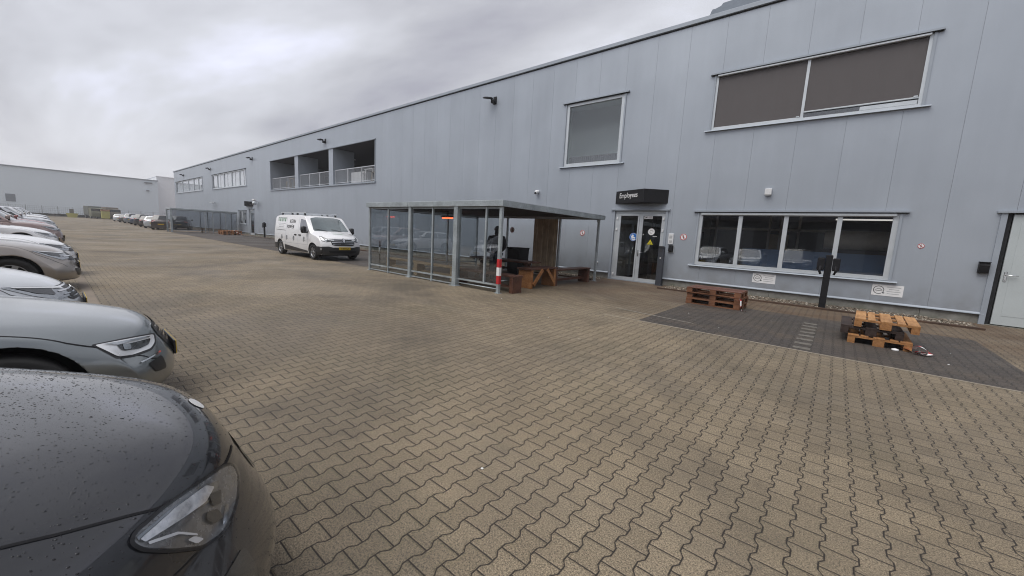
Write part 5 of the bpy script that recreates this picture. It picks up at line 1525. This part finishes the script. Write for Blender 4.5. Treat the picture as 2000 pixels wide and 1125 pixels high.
SKIN_ = simple('skin_tone', (.42, .25, .18), .55, 0, .05, 20); JKT = simple('dark_jacket_cloth', (.016, .017, .022), .85, 0, .3, 20, .3); JNS = simple('dark_blue_trousers', (.03, .038, .055), .85, 0, .25, 25, .3); SHOE = simple('dark_shoes', (.02, .018, .017), .6)
bv_ = [(0, 0, .98), (0, .01, 1.18), (0, .0, 1.40), (0, 0, 1.50), (0, .015, 1.585), (0, .02, 1.68), (0, .02, 1.775),
       (.20, -.01, 1.43), (.27, .0, 1.16), (.20, .17, .99), (.15, .25, 1.02), (-.20, -.01, 1.43), (-.28, .0, 1.15), (-.22, .15, .97), (-.16, .24, 1.0),
       (.10, 0, .92), (.115, .02, .50), (.12, -.02, .09), (.125, .13, .05), (-.10, 0, .92), (-.115, .02, .50), (-.12, -.02, .09), (-.125, .13, .05)]
be_ = [(0, 1), (1, 2), (2, 3), (3, 4), (4, 5), (5, 6), (2, 7), (7, 8), (8, 9), (9, 10), (2, 11), (11, 12), (12, 13), (13, 14), (0, 15), (15, 16), (16, 17), (17, 18), (0, 19), (19, 20), (20, 21), (21, 22)]
br_ = [(.15, .11), (.15, .105), (.17, .11), .06, .058, (.078, .095), (.065, .08), .06, .048, .036, .03, .06, .048, .036, .03, .085, .06, .042, .035, .085, .06, .042, .035]
body_ = skin('body', bv_, be_, br_, SKIN_, pr_)
jv = [(0, 0, .88), (0, .01, 1.15), (0, 0, 1.40), (0, -.01, 1.50), (.21, -.01, 1.43), (.28, 0, 1.16), (.205, .16, 1.0), (-.21, -.01, 1.43), (-.29, 0, 1.15), (-.225, .14, .98)]
skin('jacket', jv, [(0, 1), (1, 2), (2, 3), (2, 4), (4, 5), (5, 6), (2, 7), (7, 8), (8, 9)], [(.20, .15), (.19, .145), (.20, .14), .10, .088, .07, .055, .088, .07, .055], JKT, pr_)
skin('hood', [(0, -.06, 1.50), (0, -.075, 1.58), (0, -.05, 1.66)], [(0, 1), (1, 2)], [(.11, .07), (.115, .075), (.09, .05)], JKT, pr_)
skin('trousers', [(0, 0, .96), (.10, 0, .88), (.115, .02, .5), (.12, -.015, .09), (-.10, 0, .88), (-.115, .02, .5), (-.12, -.015, .09)], [(0, 1), (1, 2), (2, 3), (0, 4), (4, 5), (5, 6)], [(.16, .125), .105, .078, .066, .105, .078, .066], JNS, pr_)
for s in (-1, 1):
    skin('shoe', [(s * .12, -.05, .05), (s * .124, .06, .045), (s * .128, .16, .035)], [(0, 1), (1, 2)], [(.048, .05), (.05, .042), (.042, .032)], SHOE, pr_)
    hx, hy, hz_ = s * .155 - (0 if s > 0 else .005), .245, 1.01
    for k in range(5):
        if k < 4: pts = [(hx - s * (.022 - k * .015), hy + .01, hz_ - .012 * k * .3), (hx - s * (.030 - k * .013), hy + .055 - abs(k - 1.5) * .006, hz_ - .01), (hx - s * (.035 - k * .012), hy + .075 - abs(k - 1.5) * .008, hz_ - .035)]
        else: pts = [(hx - s * .02, hy, hz_ + .012), (hx - s * .05, hy + .02, hz_ + .012), (hx - s * .06, hy + .045, hz_ + .004)]
        skin('finger', pts, [(0, 1), (1, 2)], [.0095, .009, .007], SKIN_, pr_, 0, 1)
hv = [(0, -.03, 1.60), (0, -.025, 1.72), (0, 0, 1.79)]
skin('hair', hv, [(0, 1), (1, 2)], [(.085, .075), (.092, .095), (.07, .08)], simple('dark_hair', (.02, .015, .012), .7), pr_)
b = MB()
b.lathe([(.002, .13), (.012, .125), (.016, .105), (.010, .09)], 'Y', (0, 0, 1.665), 8)
b.build('nose', SKIN_, pr_, True)
for s in (-1, 1):
    b = MB(); b.lathe([(.001, .004), (.009, .002), (.010, 0), (.001, -.004)], 'Y', (s * .032, .105, 1.695), 10); b.build('eye', M_INK, pr_, True)
    b = MB(); b.lathe([(.001, -.008), (.028, -.006), (.03, .006), (.001, .010)], 'X', (s * .088, .01, 1.685), 10); b.build('ear', SKIN_, pr_, True)
b = MB(); b.box(-.024, .024, .104, .110, 1.622, 1.630, None, .002); b.build('mouth', simple('lip_tone', (.30, .12, .10), .6), pr_)

# ------------------------------------------------------------------ pallets
def pallet(label, loc, rz, mats, group, L=1.2, Wd=.8):
    top, under = mats
    r_ = thing('wooden_pallet', label, 'pallet', loc, rz, group)
    rr = random.Random(int(abs(loc[0] * 100 + loc[2] * 1000)))
    for i, (c, w) in enumerate(((-.3275, .145), (-.185, .10), (0, .145), (.185, .10), (.3275, .145))):
        b = MB(); j = rr.uniform(-.006, .006); k = Wd / .8
        b.box(-L / 2 + j, L / 2 + j, c * k - w / 2, c * k + w / 2, .122, .144, None, .002); b.build('deck_board', top, r_)
    b = MB()
    for x in (-L / 2 + .0725, 0, L / 2 - .0725): b.box(x - .0725, x + .0725, -Wd / 2, Wd / 2, .100, .1215)
    b.build('cross_board', under, r_)
    for x in (-L / 2 + .0725, 0, L / 2 - .0725):
        for y, w in ((-Wd / 2 + .05, .10), (0, .145), (Wd / 2 - .05, .10)):
            b = MB(); b.box(x - .0715, x + .0715, y - w / 2, y + w / 2, .022, .0995, None, .003); b.build('block', under, r_)
    b = MB()
    for y, w in ((-Wd / 2 + .05, .10), (0, .145), (Wd / 2 - .05, .10)): b.box(-L / 2, L / 2, y - w / 2, y + w / 2, 0, .0215)
    b.build('skid_board', under, r_)
    return r_
W_PR = wood_mat('red_brown_pallet_timber', (.125, .050, .024), (.28, .125, .060), 0, .6); W_PRT = wood_mat('red_brown_wet_deck', (.095, .035, .022), (.17, .068, .042), 0, .45)
W_PALY = wood_mat('fresh_pallet_deck', (.30, .145, .055), (.56, .31, .13), 0, .65)
GP = 'pallets stacked in the bays'
pallet('lowest red-brown pallet of the wet stack left of the dark post', (-2.29, 11.23, .004), R(-1.5), (W_PR, W_PR), GP, 1.27, .84)
pallet('middle red-brown pallet of the wet stack left of the dark post', (-2.28, 11.24, .149), R(-2.5), (W_PR, W_PR), GP, 1.27, .84)
pallet('topmost wet red-brown pallet of the stack left of the dark post', (-2.30, 11.22, .294), R(-1), (W_PRT, W_PR), GP, 1.27, .84)
pallet('lowest orange pallet of the stack right of the dark post', (.735, 9.48, .004), R(88.5), (W_PAL, W_PAL), GP)
pallet('dark brown pallet in the middle of the stack right of the dark post', (.62, 9.56, .149), R(89), (W_DK, W_DK), GP)
pallet('fresh tan pallet on top of the stack right of the dark post', (.80, 9.52, .294), R(87.5), (W_PALY, W_PAL), GP)
for k, yy in enumerate((11.85, 12.72)):
    wh = ('left', 'right')[k]
    for i, lv in enumerate(('lowest', 'middle', 'top')):
        pallet(lv + ' orange pallet of the ' + wh + ' pile before the far shelter', (-48.2 - .05 * i, yy, .004 + .145 * i), R(2 + 2 * i), (W_OR, W_OR), GP)
# barrier tape: strip mesh with red and white bands
def tape(name, label, pts, w, n_per=6, seed=1, group=None):
    pts = [Vector(p) for p in pts]; r = random.Random(seed); fine = []
    for i in range(len(pts) - 1):
        p0, p1, p2, p3 = pts[max(0, i - 1)], pts[i], pts[i + 1], pts[min(len(pts) - 1, i + 2)]
        for k in range(n_per):
            t = k / n_per; fine.append(.5 * ((2 * p1) + (p2 - p0) * t + (2 * p0 - 5 * p1 + 4 * p2 - p3) * t * t + (3 * p1 - p0 - 3 * p2 + p3) * t ** 3))
    fine.append(pts[-1]); b = MB(); prev = None
    for i, p in enumerate(fine):
        t = (fine[min(i + 1, len(fine) - 1)] - fine[max(0, i - 1)]).normalized(); s_ = t.cross(Vector((.2 * math.sin(i * .6), .25, 1))).normalized() * w / 2
        cur = (p - s_, p + s_)
        if prev: b.face([prev[0], prev[1], cur[1], cur[0]], M_RED if (i // 3) % 2 else M_SIGNW)
        prev = cur
    return tag(b.build(name, None), label, 'tape', group)
tape('barrier_tape', 'red and white tape tied round the corner of the wet pallet stack', [(-1.90, 10.78, .30), (-1.78, 10.76, .27), (-1.70, 10.755, .25), (-1.665, 10.77, .31), (-1.64, 10.74, .12), (-1.61, 10.72, .03), (-1.56, 10.70, .015), (-1.50, 10.70, .02)], .035, 5)
tape('barrier_tape', 'crumpled red and white tape on the ground by the tan pallet stack', [(.98, 8.98, .03), (1.06, 8.86, .05), (1.13, 8.84, .02), (1.20, 8.80, .06), (1.26, 8.88, .03), (1.20, 8.76, .02), (1.12, 8.74, .05), (1.24, 8.72, .02), (1.32, 8.80, .04), (1.25, 8.86, .10), (1.18, 8.92, .12), (1.15, 8.98, .05)], .06, 4)
tape('barrier_tape', 'long pale tape trailing along the far kerb towards the van', [(-48.2, 12.6, .47), (-47.4, 12.7, .25), (-46, 12.8, .10), (-44, 12.8, .05), (-38, 13.0, .04), (-30, 13.05, .04), (-22.5, 13.1, .04)], .12, 8)
# scraps of litter
for i, (x, y) in enumerate(((.92, 8.80), (1.62, 9.35), (1.45, 8.35), (-1.55, 8.1), (-2.4, 9.2), (-.9, 9.9), (-6.1, 7.0), (-10.2, 6.4), (-1.62, 1.75), (-2.9, 5.2), (-4.1, 6.1))):
    s = MB(); r = random.Random(i + 50); q = .05 if i == 0 else r.uniform(.006, .013)
    s.lathe([(.001, .001), (q, .002), (q * .9, q * .5), (q * .3, q * .7)], 'Z', (0, 0, 0), 7)
    o = s.build('litter', M_SIGNW, None, False, (x, y, .004)); o.rotation_euler = (0, 0, r.uniform(0, 6))
    o['kind'] = 'thing'; tag(o, 'tiny white scrap of litter lying on the paving', 'litter', 'white scraps of litter')

# ------------------------------------------------------------------ charging posts, signs and wall fittings
def charger(label, loc):
    r_ = thing('charging_post', label, 'charging post', loc)
    b = MB(); b.box(-.075, .075, -.06, .06, 0, 1.46, None, .012); b.box(-.12, .12, -.10, .10, 0, .012); b.build('column', M_DARK, r_)
    for s in (-1, 1):
        b = MB(); b.box(s * .16 - .08, s * .16 + .08, -.10, .10, 1.04, 1.38, None, .02); b.build('socket_box', M_DARK, r_)
        b = MB(); b.tube([(s * .16, -.09, 1.16), (s * .17, -.14, 1.02), (s * .14, -.10, .95)], .028, 8); b.build('plug_holder', M_DARK, r_)
    return r_
charger('black twin charging post in front of the workshop window', (-.15, 13.47, 0))
charger('black twin charging post far along the building beside the white van', (-42.2, 13.5, 0))
rp_ = thing('card_reader_post', 'dark slim post with keypad beside the double door', 'post', (-4.86, 14.22, 0))
b = MB(); b.box(-.10, .10, -.07, .07, 0, 1.40, None, .01); b.box(-.14, .14, -.11, .11, 0, .015); b.build('column', simple('anthracite_post', (.045, .050, .062), .5), rp_)
b = MB(); b.box(-.06, .02, -.078, -.068, 1.22, 1.32, M_INK); b.box(-.02, .02, -.076, -.07, .98, 1.02, M_SIGNW); b.box(-.085, .095, -.11, -.05, 1.38, 1.43, M_INK); b.build('keypad', None, rp_)
ic = thing('intercom', 'white intercom box on the wall right of the double door', 'intercom', (-4.66, D, 1.70))
b = MB(); b.box(-.09, .09, -.05, 0, -.19, .19, None, .012); b.build('housing', M_WHITE, ic)
b = MB(); b.box(-.05, .05, -.055, -.049, .02, .12, simple('intercom_grille', (.45, .46, .47), .6)); b.box(-.05, .05, -.055, -.049, -.13, -.05, simple('intercom_grille', (.45, .46, .47), .6)); b.build('speaker_grille', None, ic)
rd = thing('card_reader', 'small black card reader on a bracket below the intercom', 'card reader', (-4.62, D, 1.36))
b = MB(); b.box(-.08, .08, -.09, -.02, -.12, .12, None, .012); b.build('housing', M_DARK, rd); b = MB(); b.box(-.10, .10, -.02, 0, -.14, .14); b.build('wall_plate', M_FRAME, rd)
# black wedge sign over the entrance
sg_ = thing('entrance_sign', 'black wedge-shaped sign reading Employees above the double door', 'sign', (-6.93, D, 2.96))
b = MB(); b.prism([(0, 0), (1.36, -.62), (2.02, 0)], 'Z', 0, .47); b.build('sign_box', M_DARK, sg_)
e = (Vector((1.36, -.62, 0))).normalized(); nrm_ = Vector((e.y, -e.x, 0))
mw = Matrix(((e.x, 0, nrm_.x, e.x * .20 + nrm_.x * .003), (e.y, 0, nrm_.y, e.y * .20 + nrm_.y * .003), (0, 1, 0, .20), (0, 0, 0, 1)))
text_mesh('Employees', .27, 'lettering', simple('sign_lettering_white', (.85, .85, .85), .5), sg_, mw, .002, 'LEFT', .84)
sg2 = thing('entrance_sign', 'small black box sign above the far entrance door', 'sign', (-50.6, D, 3.08))
b = MB(); b.prism([(0, 0), (1.5, -.6), (2.3, 0)], 'Z', 0, .48); b.build('sign_box', M_DARK, sg2)
# notice plates below the workshop window
def notice(label, x0, z0, rot):
    r_ = thing('notice_plate', label, 'sign', (x0, D - .002, z0), 0, 'white notice plates below the window'); r_.rotation_euler = (0, rot, 0)
    b = MB(); b.box(-.31, .31, -.004, 0, -.15, .15); b.build('plate', M_SIGNW, r_)
    b = MB(); y = -.0055
    cx, cz, rr = -.17, .0, .11
    for k in range(32):
        if k in (27, 28): continue
        a0, a1 = 2 * math.pi * k / 32, 2 * math.pi * (k + 1) / 32
        b.face([(cx + q * math.cos(a), y, cz + q * math.sin(a)) for q, a in ((rr, a0), (rr, a1), (rr - .014, a1), (rr - .014, a0))])
    car = [(-.075, -.02), (-.07, .005), (-.045, .012), (-.025, .036), (.025, .036), (.045, .014), (.07, .006), (.075, -.02)]
    for (u0, v0), (u1, v1) in zip(car, car[1:] + car[:1]): b.bar((cx + u0, y, cz + v0), (cx + u1, y, cz + v1), .002, .009, None, (0, 0, 1))
    b.box(cx + .07, cx + .12, y - .001, y, cz - .085, cz - .06)
    b.build('car_symbol', M_INK, r_)
    b = MB()
    for i, (a, w) in enumerate(((-.02, .28), (.03, .20), (-.01, .27), (0, .24))):
        b.box(a, a + w, y - .0005, y + .001, .085 - i * .058, .097 - i * .058)
    b.build('print', simple('notice_print', (.42, .43, .44), .7), r_)
notice('white car-charging notice below the window left of the dark post', -1.685, .60, 0)
notice('white car-charging notice below the window right of the dark post', 1.15, .595, 0)
b = MB(); b.box(-.12, .12, -.006, 0, -.17, .17); b.box(-.07, .07, -.008, -.006, -.02, .08, M_FRAME)
tag(b.build('notice_plate', M_SIGNW, None, False, (-14.0, D - .002, .78)), 'small white notice on the wall behind the white van', 'sign')
# floodlights along the eaves
GFl = 'floodlights along the top of the wall'
def flood(label, x, z):
    r_ = thing('floodlight', label, 'floodlight', (x, D, z), 0, GFl)
    b = MB(); b.box(-.10, .10, -.03, 0, -.17, .17); b.box(-.09, .09, -.22, -.03, -.15, .0, None, .01); b.build('bracket', M_DARK, r_)
    M = Matrix.Translation((-.20, -.30, .07)) @ Matrix.Scale(.68, 4) @ Matrix.Rotation(R(18), 4, 'X') @ Matrix.Rotation(R(14), 4, 'Y')
    b = MB(); b.box(-.30, .30, -.24, .22, -.035, .045, None, .012, M)
    for i in range(6): b.box(-.24 + i * .09, -.225 + i * .09, -.20, .18, .045, .07, None, 0, M)
    h_ = b.build('lamp_head', M_DARK, r_)
    b = MB(); b.box(-.24, .24, -.19, .16, -.045, -.0355, None, 0, M); b.build('lens', simple('floodlight_lens', (.40, .40, .38), .3), h_)
    b = MB(); b.tube([(-.05, -.15, .02), (-.15, -.28, .06)], .03, 8); b.build('arm', M_DARK, r_)
    return r_
flood('black floodlight high on the wall left of the square window, nearest the camera', -13.65, 7.93)
flood('black floodlight above the middle opening of the roof terrace', -31.5, 7.95)
flood('black floodlight right above the end of the nearer blinds window row', -48.1, 7.95)
flood('black floodlight over the left end of the nearer blinds window row', -64.1, 7.93)
flood('black floodlight close to the far corner of the building', -79.2, 7.95)
wb = thing('wall_lamp', 'small white box lamp on the wall above the workshop window', 'lamp', (-1.88, D, 3.27))
b = MB(); b.box(-.09, .09, -.11, 0, -.09, .10, None, .012); b.build('housing', M_WHITE, wb); b = MB(); b.box(-.07, .07, -.10, -.01, -.105, -.0905); b.build('lens', M_FRAME, wb)
dc = thing('dome_camera', 'white ball camera on the wall above the shelter roof', 'camera', (-10.74, D, 3.49))
b = MB(); b.lathe([(.075, 0), (.075, -.04), (.05, -.06)], 'Y', (0, 0, .04), 16); b.build('mount', M_WHITE, dc, True)
b = MB(); b.lathe([(.001, -.20)] + [(.095 * math.sin(a), -.11 - .095 * math.cos(a)) for a in (.3, .7, 1.1, 1.5, 1.9, 2.3, 2.7)] + [(.001, -.01)], 'Y', (0, 0, .01), 18); b.build('camera_ball', M_WHITE, dc, True)
b = MB(); b.lathe([(.001, -.012), (.05, -.008), (.055, 0), (.001, .01)], 'Y', (-.01, -.196, -.035), 14); b.build('lens', M_DARK, dc, True)
dc2 = thing('wall_camera', 'white camera on an arm beside the far entrance sign', 'camera', (-46.9, D, 3.5))
b = MB(); b.bar((0, 0, 0), (.5, -.5, .12), .06); b.build('arm', M_WHITE, dc2); b = MB(); b.box(.3, 1.0, -.65, -.45, .08, .24, None, .03); b.build('housing', M_WHITE, dc2)
b = MB(); b.lathe([(.001, -.5), (.16, -.45), (.2, -.3), (.12, -.12), (.001, -.1)], 'Y', (-.1, 0, -.15), 14); b.build('dome', M_FRAME, dc2, True)
mb_ = thing('wall_postbox', 'small black box fixed to the wall left of the pale service door', 'box', (2.73, D, 1.36))
b = MB(); b.prism([(0, -.13), (-.09, -.13), (-.12, .06), (-.09, .13), (0, .13)], 'X', -.085, .085); b.build('housing', M_DARK, mb_); b = MB(); b.box(-.09, .09, -.135, -.005, .131, .145); b.build('lid', M_DARK, mb_)
tp = thing('wall_tap', 'small white tap low on the wall beside the rear bench', 'tap', (-7.5, D, .62))
b = MB(); b.lathe([(.035, 0), (.035, -.03)], 'Y', (0, 0, 0), 12); b.build('flange', M_WHITE, tp); b = MB(); b.tube([(0, -.03, 0), (0, -.09, 0), (0, -.11, -.05)], .012, 8); b.build('spout', M_WHITE, tp)
wa = thing('wall_lamp', 'thin arm lamp on the wall above the far shelter', 'lamp', (-63.5, D, 3.55))
b = MB(); b.bar((0, 0, 0), (0, -.3, .05), .06); b.build('bracket', M_DARK, wa); b = MB(); b.box(-.2, 2.0, -.40, -.25, .02, .10); b.build('tube', M_FRAME, wa)
# bollard beside the shelter, thin pipe rail behind the van
bo = thing('marker_post', 'thin dark post with a white band at the left corner of the shelter', 'post', (-13.45, 8.2, 0))
b = MB(); b.tube([(0, 0, 0), (0, 0, 1.05)], .03, 10); b.build('pole', M_DARK, bo); b = MB(); b.tube([(0, 0, .55), (0, 0, .80)], .034, 10); b.build('band', M_SIGNW, bo)
# rooftop unit
ru = thing('rooftop_unit', 'grey rooftop plant unit peeking over the roof edge', 'rooftop unit', (-3.6, D + 2.6, ZT))
M_RU = simple('rooftop_grey', (.20, .23, .27), .6, .2)
b = MB(); b.prism([(-1.62, 0), (-1.62, 1.46), (-1.36, 1.50), (-1.30, 1.66), (-.98, 1.74), (-.92, 1.82), (.2, 1.84), (.25, 1.74), (.9, 1.76), (.95, 1.86), (4.2, 1.86), (4.2, 0)], 'Y', 0, 2.0); b.build('housing', M_RU, ru)
b = MB(); b.tube([(.05, .3, 1.9), (.05, .3, 2.8)], .05, 8); b.build('vent_pipe', M_DARK, ru)
b = MB(); b.box(-1.34, -1.24, .2, .35, 1.66, 1.80); b.build('cap', M_RU, ru)

# ------------------------------------------------------------------ roof terrace furniture
tz = TZ0 + .065
cb = thing('white_cabinet', 'white cabinet behind the right-hand terrace railing', 'cabinet', (-28.2, D + 1.2, tz))
b = MB(); b.box(-.95, .95, -.35, .35, 0, .95, None, .01); b.build('carcass', M_WHITE, cb); b = MB(); b.box(-.92, -.02, -.365, -.351, .05, .90); b.box(.02, .92, -.365, -.351, .05, .90); b.build('door', M_WHITE, cb)
M_TEAK = wood_mat('pale_timber', (.28, .23, .15), (.50, .43, .31), 2, .7)
def stool(x, y, label, mat, h=.78):
    r_ = thing('bar_stool', label, 'stool', (x, y, tz), 0, 'stools on the roof terrace')
    b = MB(); b.box(-.19, .19, -.19, .19, h - .04, h, None, .01); b.build('seat', mat, r_)
    for sx in (-1, 1):
        for sy in (-1, 1):
            b = MB(); b.bar((sx * .17, sy * .17, 0), (sx * .15, sy * .15, h - .04), .045); b.build('leg', mat, r_)
    b = MB(); b.box(-.16, .16, -.02, .02, .22, .26); b.build('foot_rail', mat, r_)
def high_table(x, y, label, mat):
    r_ = thing('high_table', label, 'table', (x, y, tz), 0, 'high tables on the roof terrace')
    b = MB(); b.box(-.55, .55, -.32, .32, 1.0, 1.05, None, .008); b.build('tabletop', mat, r_)
    for sx in (-1, 1):
        b = MB(); b.bar((sx * .45, -.25, 0), (sx * .45, -.25, 1.0), .06); b.bar((sx * .45, .25, 0), (sx * .45, .25, 1.0), .06); b.bar((sx * .45, -.25, .12), (sx * .45, .25, .12), .05); b.build('leg', mat, r_)
high_table(-26.4, D + 1.0, 'white high table behind the right-hand terrace railing', M_WHITE)
stool(-27.05, D + .75, 'white stool left of the white terrace table', M_WHITE); stool(-25.7, D + .8, 'pale timber stool right of the white terrace table', M_TEAK); stool(-25.1, D + 1.0, 'pale timber stool at the right end of the terrace', M_TEAK, .86)
high_table(-40.0, D + 1.0, 'pale timber high table behind the left-hand terrace railing', M_TEAK); stool(-40.9, D + .8, 'pale timber stool left of the timber terrace table', M_TEAK); stool(-39.1, D + .9, 'pale timber stool right of the timber terrace table', M_TEAK)

# ------------------------------------------------------------------ yellow machines and objects at the far end
M_YM = simple('machine_yellow', (.40, .37, .10), .55, 0, .2, 1)
sk = thing('yellow_skip', 'low yellow skip in front of the far fence', 'skip', (-143.5, 4.6, 0))
b = MB(); b.prism([(-.7, 0), (.7, 0), (1.0, 1.0), (-1.0, 1.0)], 'X', -.9, .9, M_YM); b.build('tub', None, sk)
b = MB(); b.box(-.4, .4, -.4, .3, 1.0, 2.0); b.build('load', simple('skip_load', (.14, .13, .11), .9), sk)
sk2 = thing('yellow_container', 'tall pale yellow container between the two works lorries', 'container', (-138.0, 9.85, 0))
b = MB(); b.box(-1.0, 1.0, -.7, .7, .15, 1.9, M_YM, .05); b.build('tub', None, sk2)
b = MB(); b.box(-1.05, 1.05, -.75, .75, 1.9, 2.3); b.build('lid', simple('container_lid', (.30, .16, .08), .7), sk2)
def lorry(x, y, rz, label, bodymat, cabmat):
    r_ = thing('works_lorry', label, 'lorry', (x, y, 0), rz)
    b = MB(); b.box(-1.15, 1.15, -5.2, -1.6, .8, 3.0, None, .06); b.build('load_box', bodymat, r_)
    b = MB(); b.prism([(-1.5, .5), (.3, .5), (.35, 1.4), (.0, 2.5), (-1.5, 2.6)], 'X', -1.1, 1.1); b.build('cab', cabmat, r_)
    b = MB(); b.bar((-1.0, .2, 2.0), (1.0, .2, 2.0), .02, .8); b.build('windscreen', M_CARGLASS, r_)
    for s in (-1, 1):
        for y_ in (-.6, -4.2): wheel(r_, s * .95, y_, .48, s, .28)
    return r_
lorry(-140, 8.6, R(-80), 'grey-sided works lorry at the far end of the yard', simple('lorry_grey', (.13, .135, .12), .7), simple('lorry_olive', (.17, .17, .12), .7))
lorry(-143, 11.9, R(-80), 'yellow-cabbed works lorry behind the grey-sided one', simple('lorry_brown', (.17, .14, .10), .7), simple('lorry_umber', (.15, .13, .10), .7))

# ------------------------------------------------------------------ damp air
b = MB(); b.box(-240, 40, -205, 75, -1, 17)
hz = b.build('haze'); hz['kind'] = 'stuff'; hz['label'] = 'thin damp haze over the yard'
hm = bpy.data.materials.new('haze'); hm.use_nodes = True; ht_ = hm.node_tree; ht_.nodes.clear()
ho = ht_.nodes.new('ShaderNodeOutputMaterial'); hv_ = ht_.nodes.new('ShaderNodeVolumePrincipled')
hv_.inputs['Color'].default_value = (.93, .95, 1, 1); hv_.inputs['Density'].default_value = HAZE; hv_.inputs['Anisotropy'].default_value = .2
ht_.links.new(hv_.outputs[0], ho.inputs['Volume'])
hz.data.materials.clear(); hz.data.materials.append(hm)
